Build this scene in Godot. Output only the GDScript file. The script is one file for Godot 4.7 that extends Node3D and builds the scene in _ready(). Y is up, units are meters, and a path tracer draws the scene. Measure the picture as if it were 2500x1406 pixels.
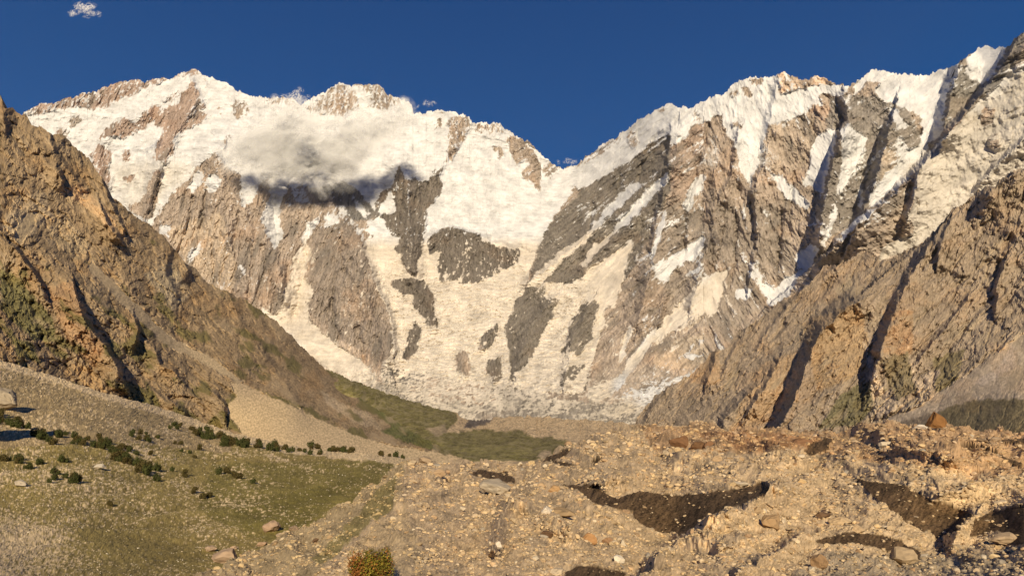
extends Node3D
# A high valley in evening sun: snow massif and icefall at the head, rock slopes on both sides,
# meadow with shrubs on the left, rubble moraine with dirty ice faces in front.
# Outlines are survey points (bearing, elevation in 1/1785 rad from the lens axis) with a distance in metres.

const F := 1785.0
const CX := 1250.0
const CY := 703.0
const PITCH := 0.1646
const EYE := Vector3(0, 22, 0)
const OX := 200.0          # margin of the survey maps
const OY := 20.0
const MW := 1450           # survey maps, one cell = 2 units
const MH := 770

var up_axis: Vector3
var fore: Vector3
var n_warp: FastNoiseLite
var n_a: FastNoiseLite
var n_b: FastNoiseLite
var n_c: FastNoiseLite
var n_r: FastNoiseLite
var n_r2: FastNoiseLite
var taken := {}
var sheets := {}

# survey maps of the sheet being built
var snow_img: Image
var tone_img: Image
var ice_img: Image
var id_img: Image
var ridge: PackedFloat32Array
var rng: RandomNumberGenerator


func _ready() -> void:
	up_axis = Vector3(0, cos(PITCH), sin(PITCH))
	fore = Vector3(0, sin(PITCH), -cos(PITCH))
	# ---------------------------------------------------------------- camera, sky, sun, exposure
	var cam := Camera3D.new()
	cam.name = "camera"
	add_child(cam)
	cam.position = EYE
	cam.rotation.x = PITCH
	cam.fov = rad_to_deg(2.0 * atan(CY / F))
	cam.near = 0.5
	cam.far = 60000.0
	cam.current = true
	var sky_mat := ProceduralSkyMaterial.new()
	sky_mat.sky_top_color = Color(0.0, 0.15, 0.35)
	sky_mat.sky_horizon_color = Color(0.06, 0.38, 0.64)
	sky_mat.sky_curve = 0.32
	sky_mat.ground_horizon_color = Color(0.25, 0.23, 0.2)
	sky_mat.ground_bottom_color = Color(0.2, 0.17, 0.13)
	sky_mat.sun_angle_max = 1.0
	var sky := Sky.new()
	sky.sky_material = sky_mat
	var env := Environment.new()
	env.background_mode = Environment.BG_SKY
	env.sky = sky
	env.tonemap_mode = Environment.TONE_MAPPER_LINEAR
	env.tonemap_exposure = 1.2
	env.sdfgi_enabled = true
	env.ssao_enabled = true
	env.ssil_enabled = true
	env.fog_enabled = true
	env.fog_density = 0.000005
	env.fog_light_color = Color(0.93, 0.9, 0.86)
	var we := WorldEnvironment.new()
	we.name = "environment"
	we.environment = env
	add_child(we)
	var sun := DirectionalLight3D.new()
	sun.name = "sun"
	sun.light_color = Color(1.0, 0.925, 0.79)
	sun.light_energy = 1.6
	sun.light_angular_distance = 0.5
	sun.shadow_enabled = true
	add_child(sun)
	var anti := ray(1160.0, 1830.0).normalized()
	sun.look_at_from_position(Vector3.ZERO, anti, Vector3.UP)

	rng = RandomNumberGenerator.new()
	rng.seed = 77
	n_warp = noise(11, 1.0, 3)
	n_a = noise(21, 1.0, 4)
	n_b = noise(31, 1.0, 3)
	n_c = noise(41, 1.0, 2)
	n_r = noise(51, 1.0, 4, true)
	n_r2 = noise(61, 1.0, 3, true)

	var t0 := Time.get_ticks_msec()
	massif()
	print("massif ", Time.get_ticks_msec() - t0)
	right_mountain()
	left_mountain()
	valley_head()
	print("mountains ", Time.get_ticks_msec() - t0)
	meadow_slope()
	meadow_map = snow_img.get_data()
	moraine()
	print("ground ", Time.get_ticks_msec() - t0)
	clouds()
	rocks()
	shrubs()
	bush()
	print("all ", Time.get_ticks_msec() - t0)


# ==================================================================== helpers
func noise(s: int, f: float, oct: int, ridged := false) -> FastNoiseLite:
	var n := FastNoiseLite.new()
	n.seed = s
	n.noise_type = FastNoiseLite.TYPE_SIMPLEX_SMOOTH
	n.frequency = f
	n.fractal_type = FastNoiseLite.FRACTAL_RIDGED if ridged else FastNoiseLite.FRACTAL_FBM
	n.fractal_octaves = oct
	n.fractal_gain = 0.55
	return n


func ray(u: float, v: float) -> Vector3:
	return Vector3((u - CX) / F, 0, 0) + up_axis * ((CY - v) / F) + fore


func at(u: float, v: float, z: float) -> Vector3:
	return EYE + ray(u, v) * z


func numbered(called: String) -> String:
	if not taken.has(called):
		taken[called] = 0
		return called
	taken[called] += 1
	return "%s_%03d" % [called, taken[called]]


func tag(o: Node, label: String, category := "", group := "", kind := "") -> void:
	if label: o.set_meta("label", label)
	if category: o.set_meta("category", category)
	if group: o.set_meta("group", group)
	if kind: o.set_meta("kind", kind)


func put(called: String, m: Mesh, mat: Material, parent: Node = null) -> MeshInstance3D:
	var o := MeshInstance3D.new()
	o.mesh = m
	o.material_override = null
	if mat:
		for k in m.get_surface_count():
			o.set_surface_override_material(k, mat)
	if parent:
		o.name = called
		parent.add_child(o, true)
	else:
		o.name = numbered(called)
		add_child(o)
	return o


func paint_mat(rough: float) -> StandardMaterial3D:
	var m := StandardMaterial3D.new()
	m.vertex_color_use_as_albedo = true
	m.roughness = rough
	m.metallic_specular = 0.25
	return m


func maps(snow: float, tone: Color, ice: Color, id := 1) -> void:
	snow_img = Image.create(MW, MH, false, Image.FORMAT_L8)
	snow_img.fill(Color(snow, snow, snow))
	tone_img = Image.create(MW / 2, MH / 2, false, Image.FORMAT_RGBF)
	tone_img.fill(tone)
	ice_img = Image.create(MW / 2, MH / 2, false, Image.FORMAT_RGBF)
	ice_img.fill(ice)
	id_img = Image.create(MW, MH, false, Image.FORMAT_L8)
	id_img.fill(Color(id / 255.0, 0, 0))
	ridge = PackedFloat32Array()
	ridge.resize(MW * MH)


func fill(img: Image, cell: float, c: Color, p: Array) -> void:
	# fills a surveyed outline
	var n := p.size() / 2
	var lo := 1e9
	var hi := -1e9
	var xs := PackedFloat32Array()
	var ys := PackedFloat32Array()
	for k in n:
		xs.append((p[2 * k] + OX) / cell)
		ys.append((p[2 * k + 1] + OY) / cell)
		lo = minf(lo, ys[k])
		hi = maxf(hi, ys[k])
	for y in range(maxi(0, int(lo)), mini(img.get_height() - 1, int(hi)) + 1):
		var yc := y + 0.5
		var cuts := PackedFloat32Array()
		for k in n:
			var m := (k + 1) % n
			if (ys[k] <= yc) != (ys[m] <= yc):
				cuts.append(xs[k] + (yc - ys[k]) / (ys[m] - ys[k]) * (xs[m] - xs[k]))
		cuts.sort()
		for k in range(0, cuts.size() - 1, 2):
			var a := int(round(cuts[k]))
			var b := int(round(cuts[k + 1]))
			if b > a:
				img.fill_rect(Rect2i(a, y, b - a, 1), c)


func sn(val: float, p: Array) -> void:
	fill(snow_img, 2.0, Color(val, val, val), p)


func tn(r: float, g: float, b: float, p: Array) -> void:
	fill(tone_img, 4.0, Color(r, g, b), p)


func ic(r: float, g: float, b: float, p: Array) -> void:
	fill(ice_img, 4.0, Color(r, g, b), p)


func idf(id: int, p: Array) -> void:
	fill(id_img, 2.0, Color(id / 255.0, 0, 0), p)


func rib(amp: float, wl: float, wr: float, p: Array) -> void:
	# a crest (or a gully, if amp < 0), drawn downhill: metres that it stands out, reach to its left and right
	var w := maxf(wl, wr)
	var n := p.size() / 2
	var lo := Vector2(1e9, 1e9)
	var hi := -lo
	var q := PackedVector2Array()
	for k in n:
		q.append(Vector2(p[2 * k], p[2 * k + 1]))
		lo = lo.min(q[k])
		hi = hi.max(q[k])
	var x0 := maxi(0, int((lo.x - w + OX) / 2))
	var x1 := mini(MW - 1, int((hi.x + w + OX) / 2))
	var y0 := maxi(0, int((lo.y - w + OY) / 2))
	var y1 := mini(MH - 1, int((hi.y + w + OY) / 2))
	for y in range(y0, y1 + 1):
		for x in range(x0, x1 + 1):
			var c := Vector2(x * 2 - OX, y * 2 - OY)
			var best := 1e9
			var side := 0.0
			for k in n - 1:
				var ab := q[k + 1] - q[k]
				var ac := c - q[k]
				var t := clampf(ac.dot(ab) / ab.length_squared(), 0, 1)
				var d := (ac - ab * t).length_squared()
				if d < best:
					best = d
					side = ab.cross(ac)
			var reach := wl if side > 0 else wr
			var s := 1.0 - sqrt(best) / reach
			if s > 0:
				ridge[y * MW + x] += amp * s * sqrt(s)


func poly(p: Array, u: float) -> float:
	var n := p.size() / 2
	if u <= p[0]: return p[1]
	for k in n - 1:
		if u <= p[2 * k + 2]:
			return lerpf(p[2 * k + 1], p[2 * k + 3], (u - p[2 * k]) / maxf(p[2 * k + 2] - p[2 * k], 0.001))
	return p[2 * n - 1]


const GC := 20.0
const GW := 146
const GH := 78

func survey(p: Array, vh := -1.0) -> PackedFloat32Array:
	# distances between the survey points: a thin plate through their logarithms, on a grid of 20 units
	var n := p.size() / 3
	var m := n + 3
	var a: Array[PackedFloat64Array] = []
	for i in m:
		var row := PackedFloat64Array()
		row.resize(m + 1)
		a.append(row)
	for i in n:
		var pi := Vector2(p[3 * i], p[3 * i + 1]) / 1000.0
		for j in n:
			var r2 := (pi - Vector2(p[3 * j], p[3 * j + 1]) / 1000.0).length_squared()
			a[i][j] = 0.5 * r2 * log(r2 + 1e-12)
		a[i][i] += 0.0006
		a[i][n] = 1.0
		a[i][n + 1] = pi.x
		a[i][n + 2] = pi.y
		a[n][i] = 1.0
		a[n + 1][i] = pi.x
		a[n + 2][i] = pi.y
		a[i][m] = log(p[3 * i + 2]) + (log(maxf(p[3 * i + 1] - vh, 12.0)) if vh > 0 else 0.0)
	for c in m:
		var best := c
		for r in range(c + 1, m):
			if absf(a[r][c]) > absf(a[best][c]): best = r
		var tmp := a[c]
		a[c] = a[best]
		a[best] = tmp
		for r in m:
			if r != c and a[r][c] != 0.0:
				var f := a[r][c] / a[c][c]
				for k in range(c, m + 1):
					a[r][k] -= f * a[c][k]
	var w := PackedFloat64Array()
	for i in m:
		w.append(a[i][m] / a[i][i])
	var g := PackedFloat32Array()
	g.resize(GW * GH)
	for y in GH:
		for x in GW:
			var c := Vector2(x * GC - OX, y * GC - OY) / 1000.0
			var s := w[n] + w[n + 1] * c.x + w[n + 2] * c.y
			for j in n:
				var dx: float = c.x - p[3 * j] / 1000.0
				var dy: float = c.y - p[3 * j + 1] / 1000.0
				var r2 := dx * dx + dy * dy
				s += w[j] * 0.5 * r2 * log(r2 + 1e-12)
			if vh > 0:
				s -= log(maxf(y * GC - OY - vh, 12.0))
			g[y * GW + x] = s
	return g


func bil(d: PackedFloat32Array, w: int, h: int, x: float, y: float) -> float:
	x = clampf(x, 0, w - 1.001)
	y = clampf(y, 0, h - 1.001)
	var xi := int(x)
	var yi := int(y)
	var fx := x - xi
	var fy := y - yi
	var k := yi * w + xi
	return (d[k] * (1 - fx) + d[k + 1] * fx) * (1 - fy) + (d[k + w] * (1 - fx) + d[k + w + 1] * fx) * fy


func bilb(d: PackedByteArray, w: int, h: int, x: float, y: float) -> float:
	x = clampf(x, 0, w - 1.001)
	y = clampf(y, 0, h - 1.001)
	var xi := int(x)
	var yi := int(y)
	var fx := x - xi
	var fy := y - yi
	var k := yi * w + xi
	return ((d[k] * (1 - fx) + d[k + 1] * fx) * (1 - fy) + (d[k + w] * (1 - fx) + d[k + w + 1] * fx) * fy) / 255.0


func bil3(d: PackedFloat32Array, w: int, h: int, x: float, y: float) -> Vector3:
	x = clampf(x, 0, w - 1.001)
	y = clampf(y, 0, h - 1.001)
	var xi := int(x)
	var yi := int(y)
	var fx := x - xi
	var fy := y - yi
	var k := (yi * w + xi) * 3
	var l := k + w * 3
	var a := Vector3(d[k], d[k + 1], d[k + 2]).lerp(Vector3(d[k + 3], d[k + 4], d[k + 5]), fx)
	var b := Vector3(d[l], d[l + 1], d[l + 2]).lerp(Vector3(d[l + 3], d[l + 4], d[l + 5]), fx)
	return a.lerp(b, fy)


# per-vertex results of the kinds of ground
var o_rel := 0.0
var o_up := 0.0
var o_col := Vector3.ZERO


func sheet(kind: String, x0: float, x1: float, step: float, top: Array, jag: float, bottom: float, ny: int, grid: PackedFloat32Array, warp: float, names: Dictionary) -> void:
	# a solid piece of land: a surface with real distances, and a far side that falls away behind its skyline
	var nx := int((x1 - x0) / step)
	snow_img.resize(MW / 2, MH / 2, Image.INTERPOLATE_BILINEAR)
	var snow := snow_img.get_data()
	var wide := snow_img.duplicate() as Image
	wide.resize(MW / 8, MH / 8, Image.INTERPOLATE_BILINEAR)
	wide.resize(MW / 2, MH / 2, Image.INTERPOLATE_CUBIC)
	var snow2 := wide.get_data()
	var tone := tone_img.get_data().to_float32_array()
	ice_img.resize(MW / 16, MH / 16, Image.INTERPOLATE_BILINEAR)
	ice_img.resize(MW / 2, MH / 2, Image.INTERPOLATE_CUBIC)
	var ice := ice_img.get_data().to_float32_array()
	var ids := id_img.get_data()
	var w2 := MW / 2
	var h2 := MH / 2
	var pos := PackedVector3Array()
	var col := PackedColorArray()
	var idv := PackedByteArray()
	var rows := ny + 4
	pos.resize((nx + 1) * rows)
	col.resize((nx + 1) * rows)
	idv.resize((nx + 1) * rows)
	var tops := PackedFloat32Array()
	for i in nx + 1:
		var u := x0 + step * i
		var ut := poly(top, u) + jag * (n_a.get_noise_2d(u * 0.045, 7.7) + 0.7 * n_b.get_noise_2d(u * 0.17, 3.3))
		tops.append(ut)
		var a := (u - CX) / F
		for j in ny + 1:
			var v := lerpf(ut, bottom, float(j) / ny)
			var lz := bil(grid, GW, GH, (u + OX) / GC, (v + OY) / GC)
			var z := exp(lz)
			var mx := a * z
			var my := (CY - v) / F * z
			var wu := u + warp * n_warp.get_noise_2d(u * 0.03, v * 0.03)
			var wv := v + warp * n_warp.get_noise_2d(u * 0.03 + 40.0, v * 0.03)
			var s := bilb(snow, w2, h2, (wu + OX) / 4.0 - 0.25, (wv + OY) / 4.0 - 0.25)
			if kind == "massif": s = 0.72 * s + 0.28 * bilb(snow2, w2, h2, (wu + OX) / 4.0 - 0.25, (wv + OY) / 4.0 - 0.25)
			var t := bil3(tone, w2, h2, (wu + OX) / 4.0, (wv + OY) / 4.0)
			o_rel = bil(ridge, MW, MH, (wu + OX) / 2.0, (wv + OY) / 2.0)
			o_up = 0.0
			match kind:
				"massif": at_massif(u, v, mx, my, s, t, bil3(ice, w2, h2, (u + OX + warp * 3 * n_warp.get_noise_2d(u * 0.006, v * 0.006)) / 4.0, (wv + OY) / 4.0))
				"right": at_right(u, v, mx, my, s, t)
				"left": at_left(u, v, mx, my, s, t)
				"head": at_head(u, v, mx, my, z, s, t)
				"meadow": at_meadow(u, v, mx, my, z, s, t)
				"moraine": at_moraine(u, v, mx, my, z, s, t)
			var k := i * rows + j + 3
			var p := EYE + (Vector3(a, 0, 0) + up_axis * ((CY - v) / F) + fore) * (z - o_rel)
			p.y += o_up
			pos[k] = p
			col[k] = Color(o_col.x, o_col.y, o_col.z)
			var iv := clampi(int((wv + OY) / 2.0), 0, MH - 1) * MW + clampi(int((wu + OX) / 2.0), 0, MW - 1)
			idv[k] = ids[iv]
		var k0 := i * rows + 3
		var back := (pos[k0] - EYE).length() * 0.035
		for b in 3:
			var q := pos[k0]
			q += Vector3(0, -0.75, -1.0) * back * (b + 1) * (b + 1) * 0.5
			pos[k0 - 1 - b] = q
			col[k0 - 1 - b] = col[k0]
			idv[k0 - 1 - b] = idv[k0]
	sheets[kind] = {"pos": pos, "rows": rows, "nx": nx, "ny": ny, "x0": x0, "step": step, "tops": tops, "bottom": bottom}
	var by := {}
	for id in names: by[id] = PackedInt32Array()
	for i in nx:
		for j in rows - 1:
			var k := i * rows + j
			var l := k + rows
			var arr: PackedInt32Array = by[idv[k]]
			arr.append(k)
			arr.append(l)
			arr.append(k + 1)
			arr.append(k + 1)
			arr.append(l)
			arr.append(l + 1)
			by[idv[k]] = arr
	var mat := paint_mat(0.95)
	for id in names:
		var idx: PackedInt32Array = by[id]
		if idx.is_empty():
			print("empty ", kind, id)
			continue
		var am := ArrayMesh.new()
		var arrs := []
		arrs.resize(Mesh.ARRAY_MAX)
		if names.size() == 1:
			arrs[Mesh.ARRAY_VERTEX] = pos
			arrs[Mesh.ARRAY_COLOR] = col
			arrs[Mesh.ARRAY_INDEX] = idx
		else:
			var remap := PackedInt32Array()
			remap.resize(pos.size())
			remap.fill(-1)
			var pv := PackedVector3Array()
			var cv := PackedColorArray()
			for k in idx.size():
				var o := idx[k]
				if remap[o] < 0:
					remap[o] = pv.size()
					pv.append(pos[o])
					cv.append(col[o])
				idx[k] = remap[o]
			arrs[Mesh.ARRAY_VERTEX] = pv
			arrs[Mesh.ARRAY_COLOR] = cv
			arrs[Mesh.ARRAY_INDEX] = idx
		am.add_surface_from_arrays(Mesh.PRIMITIVE_TRIANGLES, arrs)
		var nm: Array = names[id]
		var mi := put(nm[0], am, mat)
		tag(mi, nm[1], nm[2], "", "structure")


func on(kind: String, u: float, v: float) -> Vector3:
	# the point of a sheet at a bearing and elevation
	var s: Dictionary = sheets[kind]
	var fi: float = clampf((u - s.x0) / s.step, 0, s.nx - 0.001)
	var i := int(fi)
	var t: float = s.tops[i]
	var fj: float = clampf((v - t) / (s.bottom - t), 0, 0.9999) * s.ny
	var j := int(fj)
	var k: int = i * s.rows + j + 3
	var p: PackedVector3Array = s.pos
	var a := p[k].lerp(p[k + 1], fj - j)
	var b := p[k + s.rows].lerp(p[k + s.rows + 1], fj - j)
	return a.lerp(b, fi - i)


func grain(c: Vector3, amount: float) -> Vector3:
	return c * maxf(0.25, 1.0 + amount)


# ==================================================================== the far massif
func at_massif(u: float, v: float, mx: float, my: float, s: float, t: Vector3, ice: Vector3) -> void:
	var diag := clampf((u - 1250.0) / 120.0, 0, 1) * clampf((1720.0 - u) / 120.0, 0, 1)
	var spur := clampf((u - 2050.0) / 150.0, 0, 1)
	var lean := maxf(diag, spur * 0.9)
	var across := mx
	var along := my
	var f := n_r.get_noise_2d(mx / 230.0 + 0.15 * my / 230.0, my / 1100.0)
	if lean > 0.01:
		across = 0.62 * mx - 0.78 * my
		along = 0.78 * mx + 0.62 * my
		f = lerpf(f, n_r.get_noise_2d(across / 260.0, along / 1500.0), lean * 0.75)
	var big := n_r.get_noise_2d(mx / 1500.0 + 5.0, my / 2200.0)
	var fine := n_a.get_noise_2d(mx / 60.0, my / 110.0)
	if lean > 0.01:
		fine = lerpf(fine, n_a.get_noise_2d(across / 50.0, along / 170.0), lean)
	var tiny := n_c.get_noise_2d(mx / 17.0, my / 40.0)
	var facet := n_b.get_noise_2d(mx / 330.0 + my / 900.0, my / 620.0)
	var flute := n_r2.get_noise_2d(across / 95.0 + 0.4 * fine, along / 800.0)
	var low := clampf((v - 860.0) / 90.0, 0, 1)
	var cre := n_r2.get_noise_2d(mx / 260.0 + 0.4 * my / 260.0, my / 70.0)
	var steep := clampf((u - 1400.0) / 80.0, 0, 1)
	if steep > 0.01: cre = lerpf(cre, n_r2.get_noise_2d(across / 80.0 + fine * 0.4, along / 420.0), steep)
	var drift := n_a.get_noise_2d(mx / 420.0 + my / 700.0, my / 160.0)
	if steep > 0.01: drift = lerpf(drift, n_a.get_noise_2d(across / 170.0, along / 600.0), steep)
	var rich := clampf(0.55 + 1.4 * n_a.get_noise_2d(mx / 500.0 + 50.0, my / 420.0), 0.0, 1.0)
	var vein := smoothstep(0.3, 0.75, n_r2.get_noise_2d(across / 75.0 + fine * 0.5, along / 190.0 + 30.0)) * rich
	var bare := smoothstep(0.35, 0.75, n_r2.get_noise_2d(across / 90.0 + 70.0, along / 170.0)) * (1.0 - rich)
	var chute := smoothstep(0.42, 0.72, n_r2.get_noise_2d(across / 170.0 + fine * 0.25 + 11.0, along / 1700.0 + 4.0)) * clampf((u - 380.0) / 80.0, 0, 1) * (0.55 + 0.45 * steep) * smoothstep(-0.25, 0.2, n_a.get_noise_2d(mx / 420.0 + 80.0, my / 600.0))
	var e := s + (chute * 0.42 + f * 0.14 - flute * 0.14 + fine * 0.42 + facet * 0.1 + vein * (0.2 + 0.14 * lean) - bare * 0.26 * clampf((1.02 - s) * 6.0, 0, 1)) * (1.0 - low) + tiny * 0.15 + (flute + 0.1) * 0.1
	var ser := 0.0
	if low > 0.0:
		ser = n_r2.get_noise_2d(mx / 75.0 - my / 60.0, my / 30.0)
		e += low * (ser * 0.65 + 0.45 * n_a.get_noise_2d(mx / 160.0, my / 30.0))
	var sm := smoothstep(0.48, 0.53, e)
	var rock := 1.0 - smoothstep(0.3, 0.75, s)
	# clefts: narrow lines where the ridged noise peaks
	var cleft := smoothstep(0.5, 0.85, n_r.get_noise_2d(across / 420.0 + 3.0, along / 1300.0 + 8.0)) + 0.5 * smoothstep(0.5, 0.85, n_r2.get_noise_2d(across / 120.0, along / 420.0))
	o_rel += (1.0 - 0.8 * low) * (big * 70.0 + rock * (f * 40.0 + flute * 15.0 + facet * 55.0 + fine * 24.0 + tiny * 9.0 - cleft * 34.0))
	o_rel += (1.0 - rock) * (cre * 9.0 + fine * (9.0 - 6.0 * spur) + drift * 38.0) * (1.0 - low) + low * (ser * 16.0 + tiny * 5.0)
	var bowl := clampf((v - 590.0) / 130.0, 0, 1) * clampf((u - 860.0) / 60.0, 0, 1) * clampf((1500.0 - u) / 80.0, 0, 1) * (1.0 - rock)
	if bowl > 0.0:
		# broken ice of the fall: blocks and steps across the flow, with dust bands
		var step_ := n_r2.get_noise_2d(mx / 150.0 + 0.3 * fine, my / 42.0 + 0.5 * n_b.get_noise_2d(mx / 300.0, my / 300.0))
		var block := n_c.get_noise_2d(mx / 30.0, my / 17.0)
		o_rel += bowl * (step_ * 26.0 + block * 5.0)
		ice = ice.lerp(Vector3(0.33, 0.28, 0.225), bowl * smoothstep(0.12, 0.5, n_a.get_noise_2d(mx / 130.0 + 17.0, my / 36.0)) * 0.55)
		ice = ice.lerp(Vector3(0.66, 0.61, 0.53), bowl * smoothstep(0.1, 0.5, step_) * 0.5)
	ice = ice * (1.0 - 0.35 * low * smoothstep(0.0, 0.5, n_b.get_noise_2d(mx / 50.0, my / 25.0)))
	var streak := n_b.get_noise_2d(across / 38.0, along / 420.0)
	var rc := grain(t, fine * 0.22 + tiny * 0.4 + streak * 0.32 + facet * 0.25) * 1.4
	var grey := (rc.x + rc.y + rc.z) / 3.0
	rc = rc.lerp(Vector3(grey, grey, grey), 0.25)
	rc = rc.lerp(rc * Vector3(1.07, 0.99, 0.92), smoothstep(0.1, 0.5, n_a.get_noise_2d(mx / 700.0 + 20.0, my / 500.0)))
	rc = rc * (1.0 - 0.3 * smoothstep(0.2, 0.5, n_b.get_noise_2d(across / 26.0 + 90.0, along / 260.0)))
	rc = rc.lerp(Vector3(0.17, 0.15, 0.13), smoothstep(0.1, 0.5, n_a.get_noise_2d(across / 240.0 + 60.0, along / 900.0)) * 0.7)
	var ic2 := grain(ice, cre * 0.12 + drift * 0.2 + n_b.get_noise_2d(mx / 170.0 + my / 300.0, my / 34.0) * 0.18 * (1.0 - steep) + n_a.get_noise_2d(mx / 200.0 + 33.0, my / 190.0) * 0.22 + tiny * 0.1 + fine * 0.12)
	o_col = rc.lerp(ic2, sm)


func massif() -> void:
	maps(0.12, Color(0.27, 0.21, 0.16), Color(0.57, 0.57, 0.575))
	# ---- rock colours
	tn(0.27, 0.19, 0.145, [60, 240, 480, 160, 520, 330, 430, 420, 200, 460])
	tn(0.24, 0.2, 0.165, [160, 280, 210, 280, 200, 320, 130, 350])
	tn(0.34, 0.26, 0.18, [400, 560, 540, 520, 580, 660, 560, 740, 460, 650])
	tn(0.215, 0.17, 0.132, [760, 560, 860, 540, 950, 760, 970, 900, 880, 860, 750, 760])
	tn(0.12, 0.1, 0.08, [900, 400, 1090, 400, 1060, 560, 1280, 560, 1290, 680, 1080, 710, 1080, 820, 960, 900, 960, 680])
	tn(0.13, 0.12, 0.11, [770, 440, 870, 440, 940, 530, 860, 540])  # rock painted darker where the shadow of the large cloud falls
	tn(0.135, 0.115, 0.092, [1290, 700, 1330, 560, 1450, 440, 1640, 320, 1650, 440, 1560, 640, 1480, 760, 1430, 960, 1200, 960, 1160, 780])
	tn(0.25, 0.185, 0.14, [1640, 320, 1720, 290, 1730, 360, 1700, 450, 1640, 520])
	tn(0.235, 0.19, 0.15, [1600, 520, 1900, 500, 1960, 660, 1800, 800, 1600, 800, 1560, 700])
	tn(0.46, 0.33, 0.225, [1895, 170, 2030, 180, 2020, 225, 1900, 240])
	tn(0.3, 0.235, 0.175, [1870, 290, 1990, 280, 1990, 400, 1900, 430, 1860, 380])
	tn(0.32, 0.225, 0.16, [1980, 270, 2060, 240, 2040, 320])
	tn(0.19, 0.165, 0.14, [2030, 240, 2200, 230, 2260, 350, 2180, 460, 2020, 600, 1990, 500])
	tn(0.17, 0.155, 0.135, [2280, 180, 2360, 140, 2520, 60, 2460, 200, 2300, 330])
	tn(0.3, 0.24, 0.18, [2160, 360, 2230, 380, 2150, 450])
	tn(0.28, 0.22, 0.165, [2000, 600, 2240, 450, 2300, 560, 2100, 660, 1960, 720])
	tn(0.33, 0.265, 0.195, [1600, 840, 1720, 820, 1740, 890, 1600, 920])
	tn(0.3, 0.24, 0.185, [1450, 900, 1740, 900, 1700, 1000, 1450, 1040])
	tn(0.36, 0.28, 0.21, [830, 828, 894, 870, 950, 930, 1010, 970, 1230, 1000, 1420, 1010, 1420, 1080, 860, 1080, 900, 930])
	tn(0.14, 0.125, 0.11, [930, 900, 1010, 890, 1060, 920, 1000, 950, 940, 940])
	tn(0.17, 0.15, 0.13, [1180, 960, 1300, 960, 1380, 985, 1260, 990])
	# ---- colours of snow and ice
	ic(0.55, 0.495, 0.425, [870, 600, 1330, 580, 1460, 560, 1560, 600, 1500, 1060, 900, 1060, 600, 730, 740, 590])
	ic(0.47, 0.435, 0.385, [2240, 380, 2480, 180, 2700, 150, 2700, 420, 2300, 640, 2120, 640])
	ic(0.55, 0.5, 0.44, [1500, 900, 1680, 700, 1800, 640, 1800, 760, 1560, 930])
	ic(0.52, 0.5, 0.47, [260, 400, 400, 400, 500, 420, 320, 520])
	ic(0.5, 0.45, 0.38, [900, 925, 1000, 945, 1080, 975, 1180, 985, 1260, 965, 1400, 975, 1560, 980, 1640, 1100, 860, 1100])
	tn(0.2, 0.175, 0.145, [900, 935, 1000, 950, 1080, 985, 1180, 990, 1260, 970, 1400, 985, 1560, 990, 1640, 1100, 860, 1100])
	# ---- snow outlines
	sn(1.0, [60, 255, 465, 160, 640, 230, 760, 236, 830, 198, 960, 232, 1080, 262, 1220, 297, 1330, 378, 1375, 408, 1410, 440, 1390, 480, 1340, 550, 1310, 620, 1285, 700, 1250, 760, 1230, 800, 1250, 900, 1230, 960, 1000, 960, 930, 890, 960, 860, 955, 780, 915, 690, 890, 600, 900, 540, 850, 500, 780, 460, 700, 440, 600, 440, 560, 410, 525, 370, 470, 420, 400, 500, 365, 560, 300, 560, 60, 360])
	sn(0.36, [60, 272, 85, 256, 140, 243, 200, 223, 300, 190, 350, 190, 400, 182, 470, 164, 505, 180, 470, 182, 420, 195, 350, 215, 330, 237, 310, 235, 250, 270, 180, 262, 130, 275, 70, 285])
	sn(0.15, [165, 300, 185, 283, 205, 290, 190, 305, 170, 312])
	sn(0.35, [135, 325, 150, 305, 172, 320, 165, 342])
	sn(0.22, [258, 310, 306, 288, 328, 300, 348, 278, 373, 256, 396, 262, 389, 284, 360, 304, 364, 316, 325, 326, 300, 342, 287, 336, 255, 339, 242, 355, 271, 374, 268, 406, 271, 451, 261, 460, 242, 432, 229, 403, 216, 380, 242, 348])
	sn(0.22, [469, 192, 485, 224, 501, 265, 476, 268, 508, 281, 504, 294, 472, 310, 434, 329, 421, 348, 424, 374, 402, 400, 370, 393, 383, 348, 392, 329, 396, 316, 373, 307, 402, 262, 434, 249, 453, 217])
	sn(0.43, [386, 243, 434, 220, 450, 225, 430, 245, 400, 250])
	sn(0.25, [297, 375, 309, 358, 320, 375, 318, 390, 300, 395, 296, 400])
	sn(0.36, [290, 435, 330, 425, 335, 440, 310, 447])
	sn(0.08, [386, 406, 397, 428, 389, 470, 373, 531, 357, 540, 325, 522, 312, 504, 351, 483, 370, 432])
	sn(0.38, [495, 190, 505, 200, 508, 222, 498, 215])
	sn(0.3, [530, 255, 547, 262, 530, 270])
	sn(0.42, [525, 275, 540, 270, 542, 290, 527, 287])
	sn(0.46, [560, 240, 600, 250, 620, 290, 570, 292])
	sn(0.3, [548, 335, 562, 325, 566, 340, 555, 350, 552, 372, 543, 360])
	sn(0.38, [745, 262, 800, 222, 835, 204, 870, 230, 880, 265, 830, 287, 770, 277])
	sn(0.42, [870, 206, 930, 206, 962, 236, 992, 250, 940, 272, 890, 262, 905, 235])
	sn(0.42, [640, 234, 690, 230, 735, 250, 700, 262, 650, 250])
	sn(0.3, [1085, 272, 1075, 310, 1058, 332, 1068, 300, 1076, 278])
	sn(0.33, [1096, 288, 1142, 282, 1153, 310, 1132, 345, 1108, 390, 1085, 412, 1098, 340, 1093, 310])
	sn(0.42, [1153, 296, 1222, 300, 1238, 325, 1200, 326, 1160, 322])
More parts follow.
